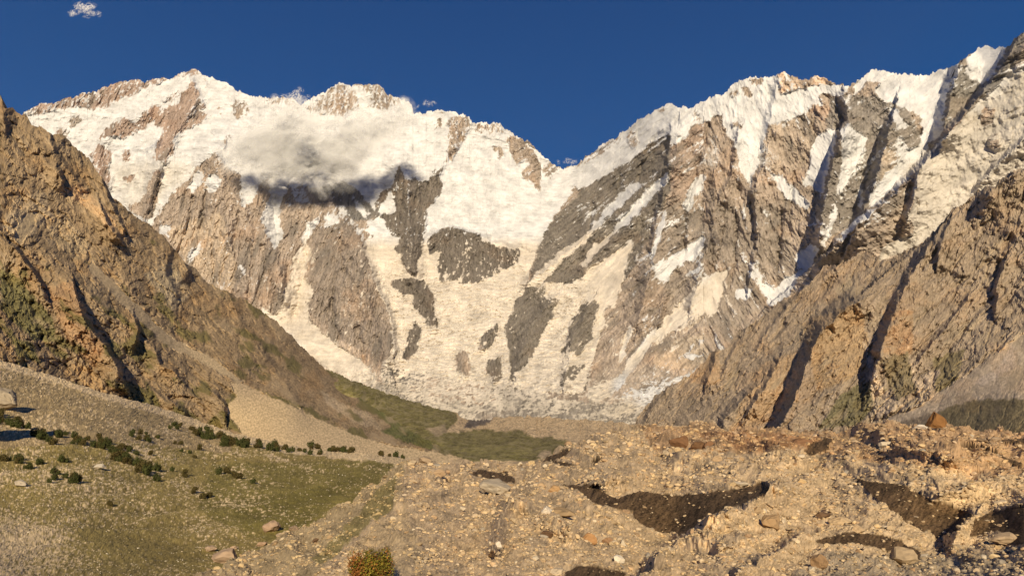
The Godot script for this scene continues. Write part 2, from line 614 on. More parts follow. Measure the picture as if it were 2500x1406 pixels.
	sn(0.2, [1234, 339, 1243, 327, 1280, 342, 1305, 375, 1324, 399, 1322, 466, 1308, 466, 1298, 446, 1278, 441, 1273, 419, 1293, 394, 1263, 406, 1246, 379])
	sn(0.25, [1202, 362, 1225, 356, 1237, 387, 1220, 390])
	sn(0.4, [1325, 396, 1345, 392, 1372, 410, 1350, 437, 1328, 432])
	sn(0.3, [1064, 408, 1088, 405, 1070, 432, 1045, 442])
	sn(0.14, [972, 399, 978, 405, 986, 439, 1019, 439, 1049, 444, 1069, 419, 1081, 444, 1074, 478, 1044, 513, 1039, 578, 1029, 623, 1014, 676, 989, 655, 964, 613, 974, 578, 954, 578, 935, 538, 908, 523, 930, 468, 960, 454, 967, 419])
	sn(1.0, [922, 514, 960, 460, 966, 522, 940, 527])
	sn(0.08, [765, 462, 830, 443, 870, 460, 905, 500, 928, 532, 900, 537, 850, 515, 800, 492])
	sn(1.0, [865, 482, 905, 528, 888, 530, 868, 510])
	sn(0.24, [1042, 583, 1079, 556, 1104, 556, 1174, 571, 1176, 593, 1199, 587, 1210, 604, 1270, 604, 1265, 640, 1213, 675, 1199, 675, 1139, 698, 1104, 685, 1074, 696, 1067, 643, 1079, 618, 1047, 620])
	sn(0.13, [953, 676, 996, 674, 1037, 686, 1066, 730, 1059, 743, 1071, 804, 1043, 795, 1037, 778, 1022, 770, 1011, 752, 1009, 723, 964, 713])
	sn(0.13, [1017, 773, 1029, 813, 1024, 848, 998, 879, 977, 882, 987, 854, 999, 813])
	sn(0.06, [1127, 855, 1142, 864, 1153, 892, 1150, 914, 1130, 920, 1108, 892, 1116, 866])
	sn(0.08, [1217, 788, 1217, 822, 1192, 853, 1169, 856, 1171, 837, 1180, 814])
	sn(0.1, [1223, 870, 1226, 932, 1210, 935, 1200, 920, 1176, 914, 1192, 878])
	sn(0.12, [1326, 721, 1331, 746, 1374, 721, 1368, 754, 1336, 772, 1336, 798, 1310, 837, 1301, 876, 1279, 909, 1262, 914, 1248, 928, 1254, 877, 1265, 845, 1257, 837, 1262, 805, 1276, 773, 1288, 756])
	# ---- snow on the right wall
	sn(1.0, [1375, 410, 1410, 400, 1480, 342, 1550, 296, 1635, 247, 1690, 259, 1720, 241, 1790, 201, 1840, 180, 1905, 178, 1905, 250, 1880, 290, 1868, 335, 1850, 400, 1832, 457, 1812, 420, 1794, 346, 1775, 324, 1762, 282, 1724, 298, 1692, 308, 1682, 327, 1663, 349, 1637, 356, 1634, 324, 1599, 343, 1557, 378, 1516, 407, 1455, 442, 1416, 464, 1395, 450])
	sn(0.2, [1783, 298, 1816, 299, 1813, 314, 1785, 310])
	sn(0.33, [1830, 193, 1866, 188, 1862, 207, 1835, 205])
	sn(0.3, [1778, 227, 1805, 218, 1809, 232, 1790, 240])
	sn(0.22, [1808, 213, 1835, 213, 1842, 235, 1825, 244])
	sn(0.43, [1685, 270, 1700, 263, 1712, 290, 1690, 302])
	sn(0.4, [1608, 265, 1627, 260, 1618, 282])
	sn(0.44, [1420, 388, 1500, 336, 1525, 340, 1470, 380, 1430, 402, 1395, 425])
	sn(0.44, [1530, 318, 1562, 325, 1552, 372, 1530, 352])
	sn(0.12, [1903, 174, 1927, 176, 1960, 203, 1990, 184, 2017, 190, 2017, 210, 1960, 215, 1930, 225, 1903, 232])
	sn(0.95, [1903, 236, 1960, 215, 2020, 207, 2080, 208, 2062, 235, 2000, 260, 1985, 250, 1970, 275, 1920, 300, 1878, 302, 1893, 255])
	sn(0.33, [2000, 235, 2020, 228, 2062, 238, 2078, 260, 2010, 267])
	sn(1.0, [2085, 232, 2100, 192, 2130, 164, 2200, 176, 2300, 168, 2340, 150, 2350, 168, 2325, 200, 2306, 250, 2297, 310, 2306, 316, 2293, 335, 2263, 352, 2253, 346, 2255, 290, 2235, 275, 2180, 250, 2150, 240, 2140, 225, 2155, 200, 2120, 200, 2102, 222])
	sn(1.0, [2362, 143, 2385, 116, 2420, 108, 2466, 110, 2430, 173, 2400, 207, 2366, 190])
	sn(0.95, [1977, 383, 1999, 329, 2040, 317, 2038, 359, 2009, 470, 1962, 450, 1979, 403])
	sn(0.93, [2056, 319, 2073, 302, 2120, 339, 2088, 420, 2053, 482, 2041, 475, 2058, 398])
	sn(0.8, [2050, 480, 2042, 540, 2015, 604, 2006, 597, 2030, 530])
	sn(0.9, [2172, 262, 2188, 267, 2220, 309, 2193, 321])
	sn(0.8, [2186, 352, 2230, 368, 2203, 390])
	sn(1.0, [1882, 426, 1909, 431, 1982, 498, 1971, 512, 1919, 485])
	sn(0.95, [1698, 435, 1732, 421, 1677, 527, 1668, 498])
	sn(0.95, [1668, 612, 1715, 576, 1722, 588, 1687, 634, 1660, 655, 1658, 627])
	sn(0.85, [2101, 441, 2115, 498, 2098, 512])
	sn(0.85, [1937, 634, 1979, 590, 2003, 612, 1969, 666])
	sn(0.93, [1566, 442, 1562, 460, 1537, 486, 1489, 524, 1460, 556, 1431, 591, 1393, 620, 1348, 665, 1316, 700, 1288, 700, 1312, 664, 1370, 616, 1440, 568, 1478, 514, 1530, 459])
	sn(0.95, [1633, 421, 1633, 444, 1591, 482, 1559, 524, 1518, 556, 1482, 591, 1457, 617, 1431, 654, 1421, 649, 1453, 597, 1498, 565, 1526, 526, 1568, 478])
	sn(0.92, [1530, 594, 1546, 587, 1543, 612, 1524, 663, 1518, 700, 1502, 760, 1482, 745, 1472, 800, 1442, 905, 1420, 960, 1290, 960, 1240, 940, 1300, 870, 1335, 800, 1370, 730, 1330, 725, 1330, 690, 1400, 695, 1440, 658, 1500, 618])
	sn(0.12, [1450, 730, 1464, 749, 1453, 790, 1438, 844, 1407, 874, 1401, 857, 1370, 876, 1370, 854, 1388, 825, 1394, 793, 1405, 772, 1420, 746])
	sn(0.2, [1372, 905, 1427, 884, 1427, 909, 1396, 932, 1367, 953, 1362, 936])
	sn(0.9, [1625, 510, 1605, 573, 1587, 630, 1596, 636, 1604, 618, 1617, 567, 1633, 522])
	sn(0.95, [1631, 634, 1669, 606, 1676, 628, 1714, 578, 1726, 586, 1698, 636, 1653, 646, 1634, 690, 1603, 678, 1594, 650, 1584, 640, 1605, 647])
	sn(0.85, [1782, 655, 1772, 683, 1762, 728, 1744, 776, 1728, 763, 1693, 776, 1648, 808, 1600, 833, 1559, 890, 1520, 920, 1530, 888, 1580, 824, 1627, 780, 1678, 723, 1723, 678])
	sn(0.85, [1577, 745, 1525, 818, 1512, 890, 1522, 884, 1538, 824, 1545, 792])
	sn(0.9, [1440, 949, 1498, 930, 1558, 884, 1516, 946, 1469, 980, 1440, 985])
	sn(0.95, [1876, 730, 1914, 684, 1966, 657, 1926, 724, 1895, 747, 1870, 744])
	sn(0.6, [1838, 640, 1850, 640, 1867, 690, 1900, 700, 1880, 737, 1850, 705])
	sn(0.85, [1797, 709, 1839, 707, 1833, 730, 1803, 730])
	sn(0.9, [1674, 867, 1721, 864, 1706, 874, 1674, 877])
	sn(0.97, [2500, 165, 2468, 169, 2447, 205, 2409, 235, 2366, 273, 2349, 299, 2263, 380, 2238, 423, 2229, 487, 2238, 495, 2210, 534, 2229, 544, 2236, 572, 2212, 580, 2155, 605, 2148, 635, 2191, 625, 2263, 590, 2302, 560, 2380, 520, 2420, 470, 2700, 300, 2700, 120])
	sn(0.3, [2397, 270, 2432, 260, 2427, 302, 2400, 307])
	sn(0.18, [2413, 342, 2440, 323, 2447, 362, 2420, 364])
	sn(0.82, [2255, 348, 2270, 350, 2263, 378, 2234, 421, 2191, 463, 2152, 485, 2131, 507, 2121, 483, 2161, 434, 2199, 399, 2229, 365])
	sn(0.85, [2150, 506, 2118, 536, 2076, 567, 2059, 588, 2048, 587, 2074, 549, 2114, 519])
	# ---- snow in the gullies of the left face
	sn(1.0, [670, 437, 710, 440, 698, 468, 686, 487, 682, 542, 694, 577, 670, 613, 636, 532, 660, 487, 663, 468, 654, 455])
	sn(0.97, [593, 431, 643, 434, 634, 455, 622, 480, 593, 507, 588, 478])
	sn(0.95, [498, 442, 519, 424, 544, 437, 526, 464, 510, 475])
	sn(0.52, [700, 450, 735, 448, 742, 470, 765, 500, 720, 492])
	sn(0.95, [786, 529, 825, 530, 828, 547, 794, 556])
	sn(0.85, [780, 533, 746, 546, 735, 597, 750, 590, 772, 553])
	sn(0.5, [820, 500, 846, 513, 862, 532, 890, 564, 916, 574, 970, 628, 894, 628, 868, 564, 836, 538])
	sn(0.95, [890, 590, 925, 575, 975, 625, 1003, 680, 955, 680, 940, 720, 955, 760, 930, 720, 905, 640])
	sn(0.93, [744, 590, 765, 614, 752, 646, 742, 678, 749, 688, 770, 720, 755, 731, 752, 774, 668, 778, 690, 742, 694, 710, 713, 688, 716, 646, 719, 627])
	sn(0.93, [630, 734, 664, 772, 750, 775, 778, 806, 826, 844, 880, 880, 917, 918, 914, 935, 875, 940, 798, 900, 734, 850, 660, 800])
	sn(0.9, [460, 635, 491, 583, 496, 588, 477, 629])
	sn(0.7, [385, 556, 420, 548, 410, 581, 383, 572])
	sn(0.9, [474, 424, 497, 414, 491, 448, 466, 475, 461, 460])
	sn(0.6, [580, 655, 590, 640, 600, 660, 596, 675, 590, 660])
	# ---- the broken ice at the foot
	sn(0.44, [930, 890, 1000, 905, 1120, 930, 1230, 945, 1280, 960, 1250, 985, 1180, 1000, 1150, 1030, 1060, 1000, 1000, 975, 930, 930])
	sn(0.42, [1190, 965, 1320, 960, 1420, 985, 1340, 1005, 1220, 1010])
	sn(0.52, [1430, 1020, 1546, 960, 1626, 934, 1674, 918, 1720, 884, 1698, 922, 1594, 970, 1568, 1012, 1514, 1020])
	# ---- named stretches
	idf(2, [700, 100, 1400, 100, 1380, 420, 1330, 560, 1290, 700, 1060, 560, 1010, 680, 980, 760, 970, 890, 920, 1100, 400, 1100, 380, 500, 530, 360])
	idf(3, [1060, 500, 1400, 430, 1420, 470, 1290, 700, 1260, 840, 1230, 960, 1500, 960, 1900, 850, 1900, 1200, 860, 1200, 910, 930, 980, 760, 1040, 640])
	idf(4, [1375, 100, 2080, 100, 2040, 640, 1990, 700, 1700, 930, 1500, 970, 1230, 960, 1260, 840, 1290, 700, 1420, 470, 1375, 420])
	idf(5, [2080, 100, 2750, 0, 2750, 1100, 1900, 1100, 1980, 720, 2040, 640])
	# ---- crests and gullies
	for g in [[520, 582, 516, 624, 523, 688], [539, 569, 555, 624, 536, 688], [606, 588, 619, 640, 615, 672, 605, 720], [699, 650, 699, 700], [808, 729, 814, 780, 827, 830], [830, 582, 833, 620, 843, 670], [870, 800, 885, 850, 890, 880],
			[1730, 304, 1720, 362, 1701, 404, 1692, 455, 1669, 540], [1733, 550, 1740, 640], [1672, 520, 1672, 615], [1834, 498, 1844, 583, 1854, 650], [1520, 430, 1505, 480], [1570, 400, 1560, 440], [1450, 500, 1440, 560], [1770, 460, 1765, 560, 1750, 640], [1800, 520, 1795, 640, 1780, 700], [1910, 520, 1905, 600, 1900, 660], [1940, 420, 1930, 520], [470, 480, 455, 560, 430, 620], [500, 470, 490, 560], [580, 520, 570, 600, 575, 660], [640, 600, 650, 660]]:
		rib(-75, 9, 9, g)
	rib(160, 11, 34, [1634, 327, 1631, 423, 1605, 532, 1590, 600])
	rib(120, 30, 10, [1630, 700, 1623, 734, 1608, 790])
	rib(120, 12, 40, [1800, 330, 1790, 420, 1760, 480])
	rib(140, 50, 12, [880, 590, 896, 640, 912, 680, 957, 776, 962, 860])
	rib(110, 40, 14, [690, 590, 672, 620, 690, 700])
	rib(100, 40, 16, [560, 450, 600, 520, 610, 580])
	rib(240, 70, 90, [525, 372, 540, 470, 560, 600, 600, 720])
	rib(-170, 35, 35, [660, 440, 668, 520, 680, 610])
	rib(320, 110, 55, [830, 535, 860, 620, 900, 740, 945, 880])
	rib(-220, 55, 50, [755, 560, 740, 650, 720, 770])
	rib(170, 60, 50, [620, 450, 640, 560, 660, 650, 690, 730])
	rib(170, 30, 20, [385, 408, 378, 450, 345, 540])
	rib(260, 45, 40, [973, 400, 985, 460, 1000, 560, 1005, 660])
	rib(90, 25, 20, [1100, 288, 1110, 350, 1060, 430, 1000, 470])
	rib(170, 90, 9, [1040, 578, 1100, 558, 1170, 574, 1200, 590, 1270, 605])
	rib(130, 60, 22, [465, 192, 480, 250, 430, 320, 400, 400])
	rib(120, 40, 26, [360, 270, 290, 310, 240, 360, 262, 450])
	rib(220, 70, 40, [830, 205, 835, 300, 820, 380])
	rib(200, 60, 30, [925, 208, 950, 280])
	rib(110, 30, 22, [1010, 690, 1050, 740, 1062, 800])
	rib(80, 18, 14, [1127, 857, 1130, 918])
	rib(80, 18, 14, [1212, 792, 1180, 850])
	rib(80, 18, 14, [1212, 874, 1210, 930])
	rib(130, 22, 45, [1350, 730, 1290, 800, 1260, 910])
	rib(130, 22, 45, [1445, 735, 1400, 820, 1375, 940])
	rib(190, 26, 50, [1640, 400, 1500, 520, 1380, 620, 1290, 692])
	rib(150, 22, 40, [1620, 470, 1500, 585, 1420, 660])
	rib(260, 55, 70, [1655, 330, 1645, 450, 1620, 560, 1590, 660, 1560, 780])
	rib(170, 30, 50, [1745, 440, 1740, 560, 1710, 660, 1690, 740])
	rib(140, 14, 50, [1862, 400, 1842, 470, 1850, 600, 1830, 700])
	rib(90, 18, 60, [1903, 180, 1880, 300, 1870, 380])
	rib(430, 16, 80, [2052, 330, 2030, 420, 2012, 500, 2000, 600])
	rib(200, 18, 40, [2060, 230, 2075, 300, 2050, 360])
	rib(470, 22, 100, [2178, 300, 2158, 380, 2130, 470, 2090, 560])
	rib(320, 30, 60, [2345, 160, 2322, 240, 2305, 320])
	rib(850, 16, 320, [2500, 70, 2455, 150, 2400, 225, 2330, 310, 2270, 385, 2190, 470, 2100, 545, 2050, 590])
	rib(200, 14, 60, [2245, 410, 2235, 470, 2215, 530])
	rib(120, 10, 50, [2560, 290, 2470, 370, 2400, 440])
	var g := survey([66, 270, 9500, 465, 170, 9600, 870, 206, 9900, 1150, 290, 9300, 1370, 410, 9500, 1635, 252, 7900, 1910, 180, 7300, 2130, 168, 6800, 2420, 115, 6300, 2560, 60, 5600,
		520, 380, 8300, 530, 700, 7300, 800, 700, 7000, 900, 900, 6200, 1200, 600, 8000, 1150, 750, 6900, 1200, 900, 6000, 1200, 1000, 5200, 1000, 950, 5700, 1400, 600, 7700, 1300, 690, 7300, 1550, 600, 7000,
		1800, 600, 6500, 1950, 650, 6100, 1500, 900, 5700, 1700, 850, 5600, 1600, 1000, 4900, 2100, 600, 5600, 2300, 400, 5700, 2500, 300, 5200, 2300, 600, 5000, 2500, 500, 4700, 1300, 1060, 4500, 300, 480, 8400, 200, 380, 9000, 600, 900, 6500,
		1000, 400, 8700, 1250, 450, 9000, 750, 400, 8800, -150, 300, 9300, -100, 700, 8000])
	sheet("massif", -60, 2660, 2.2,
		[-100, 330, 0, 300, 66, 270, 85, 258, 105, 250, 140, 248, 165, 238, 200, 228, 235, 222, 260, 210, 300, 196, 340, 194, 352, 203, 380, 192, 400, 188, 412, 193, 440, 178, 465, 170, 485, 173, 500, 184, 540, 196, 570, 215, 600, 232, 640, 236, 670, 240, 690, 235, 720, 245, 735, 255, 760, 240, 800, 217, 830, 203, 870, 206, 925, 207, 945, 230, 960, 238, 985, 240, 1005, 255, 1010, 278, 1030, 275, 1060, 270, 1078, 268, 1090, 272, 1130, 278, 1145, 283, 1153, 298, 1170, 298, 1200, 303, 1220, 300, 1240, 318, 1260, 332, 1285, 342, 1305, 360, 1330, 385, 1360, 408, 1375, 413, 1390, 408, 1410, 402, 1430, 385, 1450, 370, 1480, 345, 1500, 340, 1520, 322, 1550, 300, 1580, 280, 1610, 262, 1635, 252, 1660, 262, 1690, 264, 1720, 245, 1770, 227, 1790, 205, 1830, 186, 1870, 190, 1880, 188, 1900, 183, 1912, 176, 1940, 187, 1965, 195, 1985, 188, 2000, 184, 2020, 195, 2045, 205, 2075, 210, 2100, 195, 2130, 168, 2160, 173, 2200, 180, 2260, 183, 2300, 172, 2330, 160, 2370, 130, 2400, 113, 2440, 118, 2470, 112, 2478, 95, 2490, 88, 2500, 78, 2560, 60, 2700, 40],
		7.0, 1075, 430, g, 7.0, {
			1: ["snow_mountain", "broad snow peak with brown rock islands at the left of the skyline", "mountain"],
			2: ["snow_mountain", "rocky snow peak behind the large cloud with steep brown buttresses below", "mountain"],
			3: ["glacier", "cream coloured icefall tumbling down between the two mountain walls to the valley head", "glacier"],
			4: ["mountain_wall", "tall fluted rock wall with slanting snow gullies right of the icefall", "mountain"],
			5: ["snow_mountain", "snow covered spur and corniced ridge rising out of the right edge", "mountain"],
		})


# ==================================================================== brown mountain on the right
func at_right(u: float, v: float, mx: float, my: float, s: float, t: Vector3) -> void:
	mx = (u - CX) * 1.6
	my = (CY - v) * 1.6
	var across := 0.72 * mx - 0.69 * my
	var along := 0.69 * mx + 0.72 * my
	var big := n_r.get_noise_2d(across / 420.0, along / 900.0)
	var f := n_r.get_noise_2d(across / 110.0 + 9.0, along / 300.0)
	var facet := n_b.get_noise_2d(mx / 130.0, my / 110.0)
	var fine := n_a.get_noise_2d(mx / 34.0 + my / 90.0, my / 40.0)
	var tiny := n_c.get_noise_2d(mx / 8.0, my / 12.0)
	var rough := 1.0 - 0.85 * smoothstep(0.4, 0.6, s)
	var cleft := smoothstep(0.4, 0.8, n_r.get_noise_2d(across / 170.0 + 3.0, along / 520.0)) + 0.6 * smoothstep(0.45, 0.85, n_r2.get_noise_2d(across / 60.0 + my / 400.0, along / 150.0))
	o_rel += rough * (big * 36.0 + f * 13.0 + facet * 26.0 + fine * 14.0 + tiny * 4.0 - cleft * 28.0)
	var patch := n_b.get_noise_2d(across / 55.0, along / 260.0)
	var soil := n_a.get_noise_2d(mx / 220.0 + 11.0, my / 170.0)
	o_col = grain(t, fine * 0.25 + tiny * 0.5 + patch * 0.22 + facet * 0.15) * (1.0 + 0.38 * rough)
	o_col = o_col.lerp(o_col * Vector3(1.06, 1.0, 0.94), smoothstep(0.0, 0.4, soil))
	o_col = o_col.lerp(Vector3(0.36, 0.29, 0.2), smoothstep(0.15, 0.5, n_a.get_noise_2d(across / 130.0 + 4.0, along / 330.0)) * 0.6)


func right_mountain() -> void:
	maps(0.1, Color(0.225, 0.178, 0.13), Color(0.6, 0.5, 0.4))
	tn(0.21, 0.165, 0.12, [1900, 600, 2250, 560, 2120, 760, 1900, 860])
	tn(0.25, 0.18, 0.11, [1960, 790, 2100, 740, 2140, 900, 2000, 960])
	tn(0.26, 0.175, 0.105, [2160, 760, 2230, 760, 2230, 870, 2160, 870])
	tn(0.27, 0.195, 0.125, [1680, 860, 1760, 860, 1760, 940, 1690, 940])
	tn(0.27, 0.195, 0.125, [1860, 890, 1950, 860, 1950, 980, 1830, 1060, 1780, 1060])
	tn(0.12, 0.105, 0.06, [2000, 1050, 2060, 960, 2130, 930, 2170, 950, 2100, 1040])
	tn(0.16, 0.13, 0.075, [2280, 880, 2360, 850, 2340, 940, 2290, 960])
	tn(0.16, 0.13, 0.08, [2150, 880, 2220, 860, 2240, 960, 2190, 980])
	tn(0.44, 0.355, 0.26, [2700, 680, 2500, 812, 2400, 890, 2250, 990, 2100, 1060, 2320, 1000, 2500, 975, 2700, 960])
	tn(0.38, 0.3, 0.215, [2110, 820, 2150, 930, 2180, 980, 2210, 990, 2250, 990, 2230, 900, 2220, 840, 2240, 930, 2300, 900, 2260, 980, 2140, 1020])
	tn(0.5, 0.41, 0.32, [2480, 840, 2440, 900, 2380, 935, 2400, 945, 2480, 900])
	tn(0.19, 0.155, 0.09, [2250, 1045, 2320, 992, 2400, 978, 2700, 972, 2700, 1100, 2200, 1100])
	sn(0.9, [2700, 680, 2500, 812, 2400, 890, 2250, 990, 2000, 1090, 2700, 1090])
	rib(120, 20, 200, [2700, 300, 2600, 360, 2480, 425])
	rib(150, 26, 90, [2478, 425, 2430, 455, 2412, 475])
	rib(430, 30, 210, [2090, 728, 2040, 770, 2010, 795, 1985, 850, 1960, 920, 1935, 985, 1895, 1065])
	rib(130, 14, 60, [1752, 855, 1745, 880, 1728, 930])
	rib(150, 20, 70, [1850, 940, 1800, 990, 1765, 1030])
	rib(110, 12, 50, [1900, 880, 1880, 930, 1830, 1000])
	rib(290, 22, 170, [2275, 590, 2250, 630, 2215, 690, 2185, 760, 2150, 860])
	rib(110, 10, 50, [2110, 730, 2070, 750, 2020, 800, 1975, 835])
	rib(90, 10, 40, [2455, 640, 2438, 690, 2432, 760])
	rib(100, 12, 40, [2075, 630, 2045, 650, 2020, 668])
	rib(110, 12, 45, [2050, 740, 2000, 775, 1970, 800])
	rib(70, 9, 40, [2370, 720, 2310, 800, 2250, 870])
	rib(70, 9, 40, [1980, 680, 1900, 780, 1860, 830])
	rib(60, 9, 40, [1830, 790, 1790, 860, 1770, 900])
	rib(80, 9, 40, [2320, 540, 2300, 590, 2290, 640])
	rib(60, 9, 40, [1640, 945, 1600, 985, 1570, 1040])
	var g := survey([2650, 330, 3100, 2500, 415, 3300, 2400, 460, 3350, 2200, 620, 3600, 2000, 680, 3900, 1800, 810, 3900, 1600, 965, 3700, 1550, 1040, 3500, 1700, 1060, 2900, 1900, 1070, 2400, 2200, 1060, 1800, 2500, 1070, 1300, 2000, 850, 3050,
		2300, 800, 2600, 2500, 700, 2600, 2500, 850, 2100, 2500, 980, 1500, 2650, 800, 2000, 1800, 950, 3150, 2300, 960, 1950, 2650, 1000, 1350])
	sheet("right", 1530, 2960, 2.4,
		[1530, 1050, 1550, 1035, 1570, 1000, 1600, 965, 1640, 940, 1680, 920, 1700, 905, 1740, 860, 1780, 845, 1800, 810, 1850, 780, 1880, 760, 1900, 740, 1960, 705, 1990, 680, 2010, 652, 2050, 645, 2090, 625, 2110, 610, 2135, 620, 2150, 637, 2170, 633, 2200, 618, 2250, 598, 2270, 573, 2290, 560, 2310, 535, 2330, 505, 2350, 500, 2375, 475, 2400, 460, 2425, 455, 2440, 448, 2460, 425, 2500, 410, 2660, 330, 2960, 260],
		8.0, 1085, 250, g, 6.0, {1: ["rocky_mountain", "brown rocky mountain flank with black shadowed clefts on the right", "mountain"]})


# ==================================================================== brown mountain on the left
func at_left(u: float, v: float, mx: float, my: float, s: float, t: Vector3) -> void:
	mx = (u - CX) * 0.85
	my = (CY - v) * 0.85
	var across := 0.62 * mx + 0.78 * my
	var along := 0.78 * mx - 0.62 * my
	var big := n_r.get_noise_2d(across / 190.0, along / 330.0)
	var f := n_r.get_noise_2d(across / 70.0 + 9.0, along / 150.0)
	var facet := n_b.get_noise_2d(mx / 70.0, my / 60.0)
	var fine := n_a.get_noise_2d(mx / 17.0, my / 20.0)
	var tiny := n_c.get_noise_2d(mx / 4.5, my / 5.5)
	var rough := 1.0 - 0.93 * smoothstep(0.4, 0.6, s)
	var cleft := smoothstep(0.4, 0.8, n_r.get_noise_2d(across / 110.0 + 3.0, along / 260.0)) + 0.6 * smoothstep(0.45, 0.85, n_r2.get_noise_2d(across / 34.0, along / 70.0))
	o_rel += rough * (big * 15.0 + f * 8.0 + facet * 11.0 + fine * 8.0 + tiny * 2.2 - cleft * 14.0) + (1.0 - rough) * tiny * 0.7
	var patch := n_b.get_noise_2d(across / 40.0, along / 130.0)
	var soil := n_a.get_noise_2d(mx / 110.0 + 11.0, my / 90.0)
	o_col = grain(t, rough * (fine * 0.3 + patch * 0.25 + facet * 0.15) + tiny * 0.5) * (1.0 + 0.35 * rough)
	o_col = o_col.lerp(o_col * Vector3(1.08, 1.0, 0.9), smoothstep(0.0, 0.45, soil) * rough)
	o_col = o_col.lerp(Vector3(0.38, 0.29, 0.185), smoothstep(0.15, 0.5, n_a.get_noise_2d(across / 60.0 + 4.0, along / 110.0 + 7.0)) * 0.6 * rough)
	o_col = o_col.lerp(Vector3(0.145, 0.125, 0.05), smoothstep(0.16, 0.4, n_a.get_noise_2d(across / 60.0, along / 120.0) - 0.22 + clampf((my + 120.0) / -400.0 + 0.45, -0.3, 0.3)) * rough * 0.85)


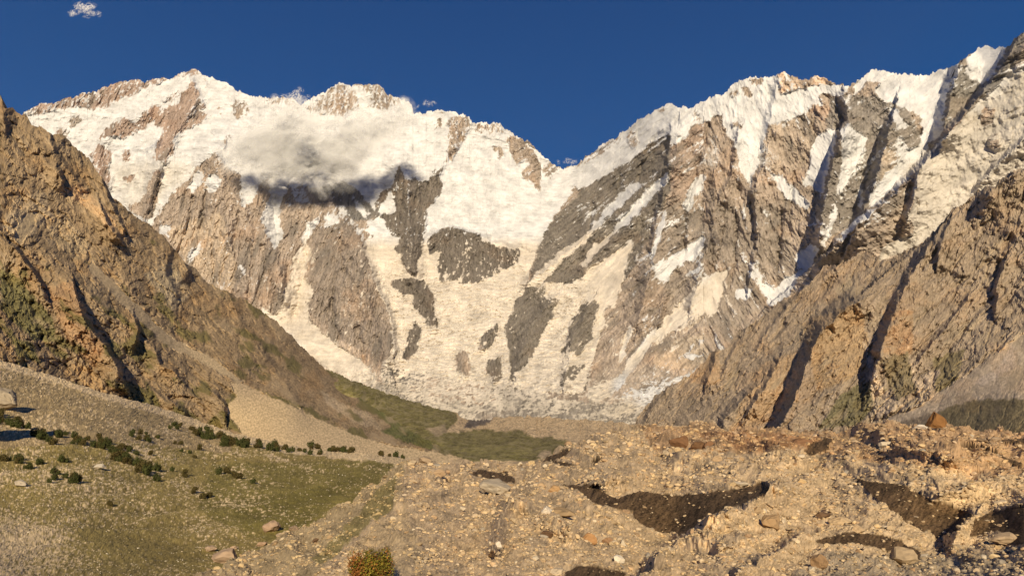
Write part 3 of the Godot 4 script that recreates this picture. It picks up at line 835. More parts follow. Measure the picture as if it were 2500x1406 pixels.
func left_mountain() -> void:
	maps(0.1, Color(0.215, 0.156, 0.093), Color(0.6, 0.5, 0.4))
	tn(0.3, 0.23, 0.145, [40, 480, 110, 470, 130, 530, 60, 590, 0, 560])
	tn(0.34, 0.235, 0.135, [150, 470, 190, 450, 230, 480, 290, 540, 280, 570, 200, 500])
	tn(0.29, 0.22, 0.135, [110, 560, 160, 530, 220, 600, 240, 660, 160, 620])
	tn(0.27, 0.215, 0.14, [350, 670, 420, 640, 470, 720, 420, 760])
	tn(0.245, 0.16, 0.09, [110, 700, 180, 690, 215, 770, 260, 860, 230, 900, 170, 850])
	tn(0.29, 0.195, 0.1, [175, 890, 230, 900, 260, 960, 210, 955])
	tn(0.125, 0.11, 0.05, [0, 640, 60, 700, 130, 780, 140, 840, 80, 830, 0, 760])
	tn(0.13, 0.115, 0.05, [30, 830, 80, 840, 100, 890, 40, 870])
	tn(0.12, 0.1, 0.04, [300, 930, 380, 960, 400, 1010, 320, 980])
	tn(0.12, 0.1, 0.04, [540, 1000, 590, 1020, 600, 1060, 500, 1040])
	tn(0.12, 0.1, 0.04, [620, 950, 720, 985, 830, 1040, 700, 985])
	tn(0.56, 0.425, 0.255, [562, 932, 600, 942, 650, 965, 720, 995, 800, 1035, 900, 1075, 1000, 1095, 1200, 1130, 1200, 1200, 500, 1200, 590, 1060, 550, 1000, 575, 970])
	tn(0.42, 0.325, 0.205, [225, 640, 330, 738, 420, 826, 520, 876, 600, 935, 585, 940, 500, 890, 400, 842, 310, 755, 210, 655])
	sn(0.75, [225, 640, 330, 738, 420, 826, 520, 876, 600, 935, 585, 940, 500, 890, 400, 842, 310, 755, 210, 655])
	tn(0.44, 0.34, 0.21, [60, 520, 95, 510, 80, 560, 50, 600, 30, 580])
	sn(0.7, [60, 520, 95, 510, 80, 560, 50, 600, 30, 580])
	tn(0.3, 0.23, 0.15, [780, 950, 830, 985, 900, 1010, 940, 1050, 880, 1040, 800, 990])
	sn(0.95, [562, 932, 600, 942, 650, 965, 720, 995, 800, 1035, 900, 1075, 1000, 1095, 1200, 1130, 1200, 1200, 500, 1200, 590, 1060, 550, 1000, 575, 970])
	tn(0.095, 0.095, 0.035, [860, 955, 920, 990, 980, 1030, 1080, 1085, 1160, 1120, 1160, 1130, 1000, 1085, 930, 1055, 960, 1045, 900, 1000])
	idf(2, [562, 932, 600, 942, 650, 965, 720, 995, 800, 1035, 900, 1075, 1000, 1095, 1200, 1130, 1200, 1200, 500, 1200, 590, 1060, 550, 1000, 575, 970])
	rib(115, 120, 11, [195, 745, 208, 790, 250, 835, 280, 890, 290, 910])
	rib(75, 70, 9, [30, 600, 62, 640, 85, 670, 100, 700])
	rib(75, 60, 9, [250, 515, 258, 545, 285, 575])
	rib(60, 40, 9, [140, 415, 148, 440])
	rib(55, 40, 9, [330, 780, 335, 800, 330, 830])
	rib(60, 160, 60, [-100, 480, 0, 535, 60, 570, 130, 630, 200, 700, 260, 760, 330, 800, 420, 900])
	rib(50, 40, 9, [380, 860, 390, 890, 430, 910])
	rib(60, 50, 9, [520, 960, 545, 985, 548, 1010])
	rib(55, 40, 9, [425, 985, 450, 1010])
	rib(60, 40, 9, [450, 630, 458, 660])
	rib(40, 60, 14, [560, 720, 590, 790, 640, 850])
	rib(40, 60, 14, [420, 600, 400, 660, 430, 720])
	rib(90, 60, 34, [-30, 200, 0, 235, 8, 290])
	rib(60, 60, 10, [250, 440, 262, 480, 300, 560])
	rib(30, 60, 12, [120, 330, 130, 370, 180, 430])
	rib(40, 60, 14, [640, 860, 700, 940, 730, 990])
	rib(50, 70, 20, [760, 900, 830, 970, 870, 1010])
	var g := survey([-150, 230, 1750, 0, 260, 1800, 125, 325, 1820, 255, 445, 1850, 400, 575, 1920, 530, 700, 2020, 700, 810, 2150, 850, 930, 2300, 0, 890, 720, -150, 850, 680, 200, 950, 860, 420, 1010, 980, 570, 1060, 920, 565, 935, 1180, 700, 1000, 1020, 820, 1060, 840, 1000, 1100, 660, 1150, 1130, 560,
		100, 600, 1320, 300, 700, 1400, 500, 850, 1450, 100, 800, 960, 650, 930, 1420, 800, 980, 1500, 930, 1050, 1000, 300, 1100, 720, 0, 1000, 620])
	sheet("left", -390, 1160, 2.4,
		[-390, 150, -150, 200, -20, 228, 0, 236, 8, 262, 30, 265, 40, 275, 62, 280, 75, 305, 100, 310, 125, 325, 150, 328, 175, 350, 200, 375, 215, 385, 240, 425, 255, 445, 270, 480, 300, 500, 330, 530, 365, 550, 380, 565, 400, 575, 410, 590, 450, 640, 480, 660, 505, 690, 530, 700, 560, 715, 600, 735, 640, 760, 680, 790, 720, 830, 760, 870, 800, 905, 830, 930, 860, 960, 920, 1000, 1000, 1050, 1100, 1105, 1160, 1128],
		6.0, 1140, 330, g, 5.0, {
			1: ["rocky_mountain", "brown craggy mountainside with grass patches on the left", "mountain"],
			2: ["scree_fan", "pale tan scree fan spreading below the left mountainside", "scree"],
		})


# ==================================================================== head of the valley
func at_head(u: float, v: float, mx: float, my: float, z: float, s: float, t: Vector3) -> void:
	var fine := n_a.get_noise_2d(u / 30.0, v / 9.0)
	var tiny := n_c.get_noise_2d(u / 7.0, v / 3.0)
	o_up = fine * z * 0.0016 + n_r.get_noise_2d(u / 110.0, v / 26.0) * z * 0.003 * (1.0 - s) + tiny * z * 0.00015
	var st := n_r2.get_noise_2d(mx / 110.0 + my / 16.0, my / 9.0 - mx / 60.0)
	o_col = grain(t, fine * 0.25 + tiny * 0.35)
	if s > 0.3:
		o_col = grain(o_col, n_b.get_noise_2d(u / 22.0, v / 7.0) * 0.5 + n_a.get_noise_2d(u / 60.0 + 9.0, v / 20.0) * 0.5)
		o_col = o_col.lerp(Vector3(0.3, 0.25, 0.15), smoothstep(0.3, 0.6, st) * 0.6 * s)
	else:
		o_col = o_col.lerp(Vector3(0.15, 0.12, 0.095), smoothstep(0.35, 0.6, st) * 0.6)


func valley_head() -> void:
	maps(0.0, Color(0.6, 0.45, 0.275), Color(0.6, 0.5, 0.4))
	var green := [780, 890, 860, 922, 950, 960, 1050, 990, 1112, 1008, 1120, 1030, 1095, 1050, 1090, 1062, 1170, 1052, 1280, 1058, 1310, 1072, 1345, 1068, 1410, 1088, 1380, 1100, 1310, 1128, 1180, 1128, 1050, 1110, 950, 1080, 860, 1020]
	tn(0.165, 0.142, 0.055, green)
	sn(0.9, green)
	tn(0.19, 0.165, 0.062, [1000, 1080, 1100, 1078, 1250, 1095, 1300, 1105, 1280, 1130, 1150, 1130])
	tn(0.13, 0.11, 0.1, [1155, 1015, 1215, 1018, 1200, 1035, 1130, 1052])
	tn(0.38, 0.29, 0.19, [1310, 1118, 1330, 1098, 1350, 1100, 1345, 1120])
	tn(0.3, 0.23, 0.15, [1040, 1050, 1085, 1040, 1095, 1055, 1070, 1070])
	idf(2, green)
	rib(60, 40, 30, [1090, 1062, 1170, 1052, 1280, 1060, 1310, 1072])
	rib(40, 30, 30, [1345, 1068, 1400, 1086])
	var g := survey([690, 850, 2900, 690, 1000, 2300, 700, 1120, 1700, 800, 1000, 2000, 800, 1100, 1600, 900, 1080, 1250, 860, 925, 2200, 950, 965, 2100, 1050, 995, 2000, 1115, 1010, 1900, 900, 1010, 1700, 1000, 1060, 1150, 1090, 1062, 1050, 1150, 1110, 650, 1300, 1120, 560, 1250, 1060, 1000, 1350, 1070, 900, 1170, 1035, 2600, 1290, 1018, 3600, 1450, 1030, 2800, 1600, 1042, 1800, 1350, 1045, 1700, 1450, 1065, 900, 1600, 1090, 600, 1250, 1150, 420, 1700, 1045, 1700], 880)
	sheet("head", 700, 1720, 2.4, [700, 840, 780, 895, 860, 928, 950, 963, 1050, 993, 1115, 1009, 1130, 1020, 1170, 1030, 1230, 1020, 1290, 1018, 1400, 1024, 1470, 1030, 1560, 1038, 1720, 1042], 4.0, 1150, 130, g, 4.0, {
		1: ["ground", "tan rubble flats below the snout of the icefall", "ground"],
		2: ["grassy_hill", "dark green grassy moraine ridge at the head of the valley", "hill"],
	})


# ==================================================================== meadow and slope with shrubs
func at_meadow(u: float, v: float, mx: float, my: float, z: float, s: float, t: Vector3) -> void:
	var tiny := n_c.get_noise_2d(u / 5.0, v / 2.6)
	var fine := n_a.get_noise_2d(mx / 14.0, z / 40.0)
	o_up = fine * 0.9 + tiny * z * 0.0004 + n_b.get_noise_2d(u / 26.0, v / 9.0) * z * 0.0012
	var st := n_a.get_noise_2d((mx + 0.55 * z) / 26.0, (0.8 * z - mx) / 130.0)
	var sp := n_b.get_noise_2d(u / 17.0, v / 5.0)
	var stone := smoothstep(0.05, 0.3, s * 0.75 - 0.33 + st * 0.5 + sp * 0.55 + tiny * 0.35)
	o_col = grain(t, fine * 0.3 + tiny * 0.3 + sp * 0.25).lerp(grain(Vector3(0.6, 0.46, 0.275), tiny * 0.7 + sp * 0.3), stone)


func meadow_slope() -> void:
	maps(0.45, Color(0.29, 0.225, 0.082), Color(0.6, 0.5, 0.4))
	tn(0.36, 0.27, 0.145, [-200, 850, 0, 880, 250, 960, 580, 1060, 560, 1110, 300, 1080, 100, 1090, -200, 1120])
	sn(0.3, [-200, 850, 0, 880, 250, 960, 580, 1060, 560, 1110, 300, 1080, 100, 1090, -200, 1120])
	sn(0.62, [-200, 1240, 0, 1230, 120, 1290, 300, 1370, 460, 1390, 600, 1400, 600, 1480, -200, 1480])
	sn(0.58, [-200, 1140, 100, 1150, 200, 1220, 350, 1270, 300, 1320, 0, 1230, -200, 1240])
	sn(0.2, [480, 1120, 900, 1120, 1000, 1130, 950, 1200, 700, 1320, 600, 1300, 480, 1260, 300, 1220])
	tn(0.22, 0.18, 0.058, [520, 1135, 900, 1125, 1000, 1130, 950, 1200, 700, 1320, 600, 1310, 480, 1250])
	sn(0.2, [150, 1280, 300, 1300, 460, 1340, 420, 1370, 250, 1350])
	sn(1.0, [-200, 855, 0, 878, 130, 918, 250, 958, 420, 1003, 580, 1060, 700, 1088, 1000, 1120, 1180, 1135, 1180, 1145, 1000, 1135, 700, 1104, 580, 1078, 420, 1018, 250, 972, 130, 932, 0, 894, -200, 870])
	tn(0.66, 0.51, 0.32, [-200, 845, 0, 868, 130, 908, 250, 948, 420, 993, 580, 1050, 700, 1080, 1000, 1110, 1180, 1125, 1180, 1148, 1000, 1138, 700, 1108, 580, 1082, 420, 1021, 250, 975, 130, 935, 0, 898, -200, 874])
	rib(5, 16, 26, [-200, 858, 0, 880, 130, 922, 250, 963, 420, 1007, 580, 1066, 700, 1093])
	tn(0.18, 0.15, 0.045, [560, 1230, 800, 1190, 900, 1150, 740, 1290, 600, 1300])
	idf(2, [-200, 840, 0, 860, 130, 905, 250, 950, 420, 995, 580, 1055, 700, 1085, 1000, 1115, 1180, 1125, 1180, 1145, 1000, 1135, 700, 1104, 580, 1078, 420, 1018, 250, 972, 130, 932, 0, 894, -200, 870])
	var g := survey([0, 1400, 62, 300, 1390, 78, 500, 1400, 86, 700, 1400, 90, 680, 1300, 122, 0, 1250, 112, 0, 1100, 190, 0, 1000, 270, 0, 885, 430, -150, 860, 400, 300, 1150, 190, 300, 985, 400, 500, 1200, 178, 600, 1100, 330, 500, 1035, 480, 800, 1150, 250, 900, 1130, 310, 820, 1095, 480, 1000, 1115, 480, 1180, 1130, 480, 150, 1200, 140, -150, 1400, 55, 900, 1300, 130, 1000, 1200, 200, -150, 1100, 170], 760)
	sheet("meadow", -390, 1190, 2.2, [-390, 800, -150, 850, 0, 878, 130, 918, 250, 958, 350, 984, 420, 1003, 500, 1033, 580, 1060, 700, 1088, 850, 1104, 1000, 1119, 1110, 1128, 1190, 1130], 2.0, 1470, 240, g, 4.0, {
		1: ["meadow", "olive meadow strewn with pale stones between the scree and the moraine", "meadow"],
		2: ["scree_ribbon", "pale ribbon of scree running down along the foot of the left mountainside", "scree"],
	})


# ==================================================================== the rubble moraine in front
const ICE := [
	[1370, 1180, 1450, 1188, 1510, 1215, 1560, 1196, 1640, 1212, 1720, 1205, 1800, 1195, 1865, 1182, 1885, 1200, 1850, 1215, 1790, 1240, 1720, 1280, 1660, 1312, 1600, 1300, 1545, 1265, 1548, 1245, 1470, 1240],
	[1145, 1150, 1240, 1152, 1258, 1175, 1240, 1178, 1190, 1168, 1150, 1160],
	[2090, 1165, 2130, 1175, 2200, 1178, 2260, 1215, 2340, 1245, 2380, 1250, 2330, 1310, 2290, 1318, 2200, 1270, 2150, 1225],
	[1990, 1322, 2060, 1302, 2120, 1302, 2190, 1318, 2250, 1345, 2275, 1362, 2240, 1368, 2180, 1345, 2110, 1330, 2040, 1345],
	[2380, 1270, 2420, 1250, 2500, 1240, 2560, 1240, 2560, 1330, 2470, 1330, 2440, 1300, 2370, 1310],
	[1335, 1132, 1375, 1126, 1405, 1138, 1395, 1148, 1340, 1142],
	[1960, 1110, 1990, 1082, 2035, 1068, 2025, 1092, 1985, 1115],
	[2340, 1095, 2400, 1098, 2500, 1130, 2500, 1142, 2440, 1122],
	[1310, 1138, 1340, 1112, 1395, 1098, 1398, 1106, 1370, 1122],
	[1440, 1130, 1475, 1122, 1470, 1136, 1450, 1140],
	[1380, 1395, 1420, 1382, 1480, 1392, 1530, 1402, 1530, 1430, 1380, 1430],
	[2440, 1070, 2520, 1068, 2520, 1080, 2460, 1080],
]


func at_moraine(u: float, v: float, mx: float, my: float, z: float, s: float, t: Vector3) -> void:
	var hum := n_a.get_noise_2d(u / 130.0, v / 55.0)
	var mid := n_b.get_noise_2d(u / 48.0, v / 30.0)
	var tiny := n_c.get_noise_2d(u / 8.0, v / 6.0)
	var ice := smoothstep(0.4, 0.6, s)
	o_up = (hum * 0.009 + (n_r.get_noise_2d(u / 330.0, v / 120.0) - 0.2) * 0.009 + mid * 0.0024 + tiny * 0.0003) * z * (1.0 - 0.85 * ice)
	var vs := v - o_up * F / z
	tiny = n_c.get_noise_2d(u / 7.0, vs / 4.5)
	var patch := n_a.get_noise_2d(u / 70.0 + 30.0, vs / 30.0)
	var rub := grain(t, patch * 0.55 + mid * 0.15 + tiny * 0.6)
	var run := n_a.get_noise_2d(u / 16.0 + v / 30.0, v / 34.0)
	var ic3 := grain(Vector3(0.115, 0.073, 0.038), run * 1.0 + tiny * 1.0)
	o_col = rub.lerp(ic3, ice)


func moraine() -> void:
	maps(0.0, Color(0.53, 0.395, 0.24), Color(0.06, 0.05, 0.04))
	tn(0.45, 0.295, 0.16, [1560, 1040, 1800, 1045, 2000, 1046, 2300, 1040, 2700, 1050, 2700, 1180, 2300, 1150, 2000, 1110, 1750, 1110, 1600, 1100])
	tn(0.38, 0.215, 0.105, [1700, 1060, 2000, 1060, 2020, 1100, 1800, 1100])
	tn(0.44, 0.335, 0.19, [380, 1430, 690, 1310, 870, 1215, 960, 1140, 1002, 1126, 978, 1180, 987, 1215, 960, 1245, 905, 1285, 850, 1325, 800, 1380, 760, 1450])
	tn(0.3, 0.24, 0.1, [930, 1190, 970, 1170, 960, 1240, 850, 1330, 780, 1390, 760, 1370, 850, 1290])
	tn(0.55, 0.41, 0.235, [900, 1300, 990, 1240, 1020, 1330, 1060, 1420, 960, 1420, 820, 1420, 860, 1340])
	tn(0.38, 0.3, 0.2, [2000, 1360, 2500, 1360, 2500, 1440, 1900, 1440])
	for k in ICE.size():
		sn(1.0, ICE[k])
		idf(k + 2, ICE[k])
	# the steps of the ice faces and the hummocks
	rib(5, 70, 50, [1000, 1130, 985, 1190, 985, 1220, 900, 1290, 800, 1390])
	rib(16, 30, 60, [1180, 1128, 1110, 1145, 1060, 1170])
	rib(14, 60, 30, [1110, 1145, 1160, 1180, 1290, 1240, 1400, 1290])
	rib(40, 40, 60, [1560, 1045, 1500, 1070, 1420, 1100])
	rib(30, 50, 40, [1760, 1050, 1840, 1075, 1960, 1120])
	rib(22, 50, 40, [2120, 1050, 2200, 1080, 2330, 1110])
	rib(22, 24, 90, [1895, 1190, 1790, 1248, 1660, 1325, 1560, 1410])
	rib(10, 30, 50, [2380, 1255, 2330, 1320])
	rib(16, 60, 24, [1700, 1120, 1600, 1150, 1480, 1180])
	rib(14, 20, 70, [2060, 1120, 1960, 1170, 1900, 1190])
	rib(12, 30, 40, [1310, 1130, 1240, 1230, 1200, 1330])
	rib(8, 20, 40, [2000, 1290, 1900, 1340, 1800, 1400])
	rib(10, 40, 60, [2480, 1150, 2380, 1190, 2300, 1200])
	rib(5, 30, 30, [1900, 1290, 1840, 1320, 1760, 1340])
	var g := survey([400, 1430, 62, 690, 1310, 108, 870, 1215, 135, 960, 1150, 165, 1040, 1115, 195, 1110, 1140, 200, 1310, 1125, 330, 1450, 1062, 480, 1600, 1040, 540, 1800, 1045, 420, 2000, 1045, 350, 2290, 1040, 260, 2500, 1050, 230, 2650, 1050, 220,
		700, 1420, 45, 900, 1400, 31, 960, 1320, 46, 985, 1210, 88, 1100, 1400, 38, 1200, 1300, 62, 1250, 1185, 140, 1400, 1400, 42, 1400, 1250, 88, 1370, 1180, 135, 1560, 1195, 118, 1640, 1312, 98, 1850, 1190, 112, 1600, 1120, 240, 1700, 1400, 46, 1720, 1205, 114, 1900, 1300, 76,
		2000, 1110, 220, 2100, 1420, 46, 2200, 1180, 122, 2290, 1318, 95, 2500, 1420, 40, 2500, 1240, 96, 2470, 1335, 78, 2500, 1130, 150, 2110, 1302, 82, 2110, 1335, 76, 2650, 1300, 75, 2060, 1240, 108, 1145, 1150, 185, 1240, 1178, 172], 985)
	var names := {1: ["moraine", "tan rubble moraine with hummocks across the foreground", "moraine"]}
	var say := ["large dark brown ice face with a jagged top in the middle of the rubble", "narrow dark ice face on the crest left of the middle", "long dark ice face slanting down on the right of the moraine", "curved dark ice face low at the right in front of the long one", "dark ice face at the right edge above the black shadow", "small dark ice face just below the dark grassy hill end", "dark slanting ice slab on the right skyline of the rubble", "thin pale brown ice streak at the right edge below the skyline", "thin dark ice edge just below the grassy hill", "tiny dark ice patch right of the grassy hill", "dark ice lip at the very bottom in the middle", "thin dark ice lip on the rubble skyline at the right edge"]
	for k in ICE.size():
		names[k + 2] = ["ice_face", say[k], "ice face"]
	sheet("moraine", 370, 3000, 2.2, [370, 1450, 430, 1425, 500, 1400, 690, 1310, 780, 1262, 870, 1215, 960, 1150, 1000, 1125, 1040, 1115, 1110, 1140, 1180, 1125, 1310, 1122, 1380, 1092, 1450, 1062, 1500, 1046, 1560, 1040, 1700, 1040, 1730, 1035, 1760, 1045, 1860, 1050, 2000, 1048, 2150, 1040, 2260, 1037, 2300, 1046, 2400, 1045, 2500, 1050, 2660, 1050], 5.0, 1470, 220, g, 4.0, names)


# ==================================================================== clouds
var wisp_mats := {}

func wisp_material(thin: bool) -> StandardMaterial3D:
	if wisp_mats.has(thin): return wisp_mats[thin]
	var im := Image.create(128, 128, false, Image.FORMAT_RGBA8)
	for y in 128:
		for x in 128:
			var d := Vector2(x - 63.5, y - 63.5).length() / 63.0
			var soft := clampf(1.0 - d - 0.15, 0, 1)
			var a := 0.0
			if thin:
				a = soft * clampf(n_a.get_noise_2d(x / 26.0 + 3.0, y / 60.0) * 2.6 + 0.35, 0, 1.2) * smoothstep(1.0, 0.6, d)
			else:
				a = soft * (0.8 + n_b.get_noise_2d(x / 40.0 + 3.0, y / 40.0) * 0.9) * smoothstep(1.0, 0.7, d)
			im.set_pixel(x, y, Color(1, 1, 1, clampf(a, 0, 1)))
	var m := StandardMaterial3D.new()
	m.albedo_texture = ImageTexture.create_from_image(im)
	m.albedo_color = Color(0.95, 0.95, 0.95, 0.5) if thin else Color(0.9, 0.9, 0.9, 0.66)
	m.backlight_enabled = true
	m.backlight = Color(0.85, 0.85, 0.85)
	m.transparency = BaseMaterial3D.TRANSPARENCY_ALPHA
	m.cull_mode = BaseMaterial3D.CULL_DISABLED
	m.roughness = 1.0
	m.metallic_specular = 0.0
	wisp_mats[thin] = m
	return m


func cloud(label: String, dist: float, thick: float, lobes: Array, small: float) -> void:
	# lobes: bearing, elevation, half width, half height, number of wisps; each wisp is a soft domed flake
	var st := SurfaceTool.new()
	st.begin(Mesh.PRIMITIVE_TRIANGLES)
	var base := at(lobes[0], lobes[1], dist)
	for k in range(0, lobes.size(), 5):
		for c in int(lobes[k + 4]):
			var d := Vector3(rng.randfn(), rng.randfn(), rng.randfn()) * 0.5
			if d.length() > 1.1: d = d.normalized() * 1.1
			var p := at(lobes[k] + d.x * lobes[k + 2], lobes[k + 1] + d.y * lobes[k + 3], dist + d.z * thick) - base
			var r: float = lerpf(minf(lobes[k + 2], lobes[k + 3]), sqrt(lobes[k + 2] * lobes[k + 3]), 0.0 if lobes.size() > 40 else 0.8) / F * dist * rng.randf_range(0.4, 1.0) * small
			var b := Basis(Vector3.UP, rng.randf_range(-0.6, 0.6)) * Basis(Vector3.RIGHT, rng.randf_range(-0.9, 0.2)) * Basis(Vector3.BACK, rng.randf() * TAU)
			var stretch := rng.randf_range(0.7, 1.5)
			for s in 9:
				var q := [Vector3.ZERO, Vector3(cos(TAU * s / 9) * stretch, sin(TAU * s / 9), -0.28), Vector3(cos(TAU * (s + 1) / 9) * stretch, sin(TAU * (s + 1) / 9), -0.28)]
				for i in [0, 2, 1]:
					st.set_uv(Vector2(0.5 + q[i].x / stretch * 0.49, 0.5 + q[i].y * 0.49))
					st.set_normal((b * (Vector3(0, 0, 1) + q[i] * 0.55)).normalized().lerp(Vector3(0.0, 0.38, 0.92), 0.55).normalized())
					st.add_vertex(p + b * (q[i] * r))
	var o := put("cloud", st.commit(), wisp_material(lobes.size() < 40))
	o.position = base
	tag(o, label, "cloud")


func clouds() -> void:
	cloud("large soft grey cloud hanging in front of the rocky snow peak", 7680, 45, [
		640, 345, 70, 60, 14, 700, 335, 95, 65, 20, 780, 355, 110, 65, 28, 850, 360, 65, 65, 18, 750, 390, 120, 45, 18, 820, 418, 75, 32, 16, 590, 385, 42, 40, 9, 665, 412, 60, 32, 10, 750, 432, 110, 26, 16, 915, 300, 75, 36, 20, 985, 265, 34, 30, 14, 690, 268, 50, 36, 12, 800, 300, 110, 28, 10], 1.35)
	cloud("thin wisp curling up from the top of the large cloud above its left end", 7000, 60, [715, 240, 26, 14, 26, 726, 222, 8, 12, 10, 738, 240, 16, 8, 10], 1.1)
	cloud("tiny cloud shreds in the blue sky right of the rocky snow peak", 7000, 40, [1045, 252, 16, 7, 14, 1018, 258, 9, 6, 6], 0.9)
	cloud("small ragged white cloud alone high in the sky at the upper left", 7000, 80, [202, 16, 20, 14, 26, 178, 32, 16, 7, 16, 212, 32, 16, 9, 14, 230, 32, 16, 6, 14], 1.1)
	cloud("faint little cloud in the saddle between the two mountain walls", 7600, 40, [1385, 395, 20, 8, 12], 0.9)
	cloud("small pale cloud drifting before the fluted wall below its tan summit", 5600, 60, [1845, 378, 38, 22, 24, 1880, 385, 20, 16, 6], 1.0)
	cloud("small grey cloud shred left of another by the reddish rock prow", 5600, 60, [1740, 370, 24, 30, 9, 1730, 395, 20, 16, 6], 1.0)


# ==================================================================== rocks
func stone_mesh(s: int, cuts: int, flat: float, sub: int) -> ArrayMesh:
	# a ball with planes cut off it
	var r := RandomNumberGenerator.new()
	r.seed = s
	var g := (1.0 + sqrt(5.0)) / 2.0
	var v: Array[Vector3] = []
	for p in [Vector3(-1, g, 0), Vector3(1, g, 0), Vector3(-1, -g, 0), Vector3(1, -g, 0), Vector3(0, -1, g), Vector3(0, 1, g), Vector3(0, -1, -g), Vector3(0, 1, -g), Vector3(g, 0, -1), Vector3(g, 0, 1), Vector3(-g, 0, -1), Vector3(-g, 0, 1)]:
		v.append(p.normalized())
	var tris: Array[Vector3] = []
	for i in 12:
		for j in 12:
			for k in 12:
				if i < j and i < k and j != k and v[i].distance_to(v[j]) < 1.1 and v[j].distance_to(v[k]) < 1.1 and v[i].distance_to(v[k]) < 1.1:
					if (v[j] - v[i]).cross(v[k] - v[i]).dot(v[i]) < 0:
						tris.append_array([v[i], v[j], v[k]])
	for level in sub:
		var t2: Array[Vector3] = []
		for k in range(0, tris.size(), 3):
			var a := tris[k]
			var b := tris[k + 1]
			var c := tris[k + 2]
			var ab := (a + b).normalized()
			var bc := (b + c).normalized()
			var ca := (c + a).normalized()
			t2.append_array([a, ab, ca, ab, b, bc, ca, bc, c, ab, bc, ca])
		tris = t2
	var planes: Array[Vector3] = []
	var depth := PackedFloat32Array()
	for k in cuts:
		planes.append(Vector3(r.randfn(), r.randfn(), r.randfn()).normalized())
		depth.append(r.randf_range(0.42, 0.85))
	var sc := Vector3(r.randf_range(0.85, 1.15), flat, r.randf_range(0.75, 1.0))
	var st := SurfaceTool.new()
	st.begin(Mesh.PRIMITIVE_TRIANGLES)
	for p in tris:
		var q := p
		for k in cuts:
			var d := q.dot(planes[k])
			if d > depth[k]: q -= planes[k] * (d - depth[k])
		q += p * 0.11 * n_b.get_noise_3d(p.x * 2.2 + s, p.y * 2.2, p.z * 2.2)
		var tone := 1.0 + 0.6 * n_b.get_noise_3d(p.x * 3.0, p.y * 3.0 + s, p.z * 3.0)
		st.set_color(Color(tone, tone, tone))
		st.add_vertex(q * sc)
	return st.commit()


func stone_mat(c: Color) -> StandardMaterial3D:
	var m := paint_mat(0.95)
	m.albedo_color = c.linear_to_srgb()
	return m


const TAN := Color(0.56, 0.41, 0.225)
const PALE := Color(0.5, 0.42, 0.31)
const GREY := Color(0.3, 0.26, 0.21)
const RUST := Color(0.3, 0.165, 0.07)
const DARK := Color(0.14, 0.085, 0.05)

func boulder(called: String, ground: String, u: float, v: float, w: float, flat: float, c: Color, s: int, label: String, group := "", sub := 2, turn := 0.0) -> MeshInstance3D:
	var p := on(ground, u, v + w * 0.3 * flat)
	var z := (p - EYE).dot(fore)
	var r := 0.5 * w / F * z
	var o := put(called, stone_mesh(s, 18, flat, sub), stone_mat(c))
	o.position = p + Vector3(0, r * flat * 0.7, 0)
	o.scale = Vector3.ONE * r * 1.25
	o.rotation.y = turn
	tag(o, label, "boulder" if called == "boulder" else "rock", group)
	return o


const MARKS := {
	"the large dark ice face": [1640, 1245, 240, 60], "the narrow crest ice face": [1200, 1162, 60, 14], "the long right ice face": [2240, 1240, 140, 75], "the curved ice face": [2130, 1335, 140, 30],
	"the right edge ice face": [2450, 1290, 60, 45], "the ice lip at the bottom": [1455, 1400, 75, 10], "the slanting ice slab": [1995, 1092, 38, 22], "the big rust boulder": [2288, 1043, 25, 25],
	"the wide flat slab": [1218, 1196, 46, 18], "the broad brown boulder": [1380, 1252, 28, 18], "the rusty boulder pair": [1462, 1314, 40, 14], "the green and red bush": [900, 1365, 60, 45], "the three dark boulders": [1698, 1090, 50, 16],
	"the shadowed brown boulder": [1880, 1278, 36, 22], "the tan boulder low at the right": [2212, 1368, 33, 20], "the dark flat boulder": [2008, 1256, 18, 10], "the topmost rock of the crest": [1040, 1122, 18, 12], "the dark rusty boulder": [1995, 1372, 26, 18], "the pale upright stone": [1215, 1322, 12, 12],
}

func beside(u: float, v: float) -> String:
	var best := 1e9
	var said := ""
	for k in MARKS:
		var m: Array = MARKS[k]
		var dx: float = (u - m[0]) / (m[2] + 30.0)
		var dy: float = (v - m[1]) / (m[3] + 20.0)
		var d := dx * dx + dy * dy
		if d < best:
			best = d
			var far := "" if d < 2.5 else ("a bit " if d < 9.0 else "well ")
			said = far + (("right of " if dx > 0 else "left of ") if absf(dx) > absf(dy) * 1.6 else (("below " if dy > 0 else "above ") if absf(dy) > absf(dx) * 1.6 else (("below and right of " if dx > 0 else "below and left of ") if dy > 0 else ("above and right of " if dx > 0 else "above and left of ")))) + k
	return said


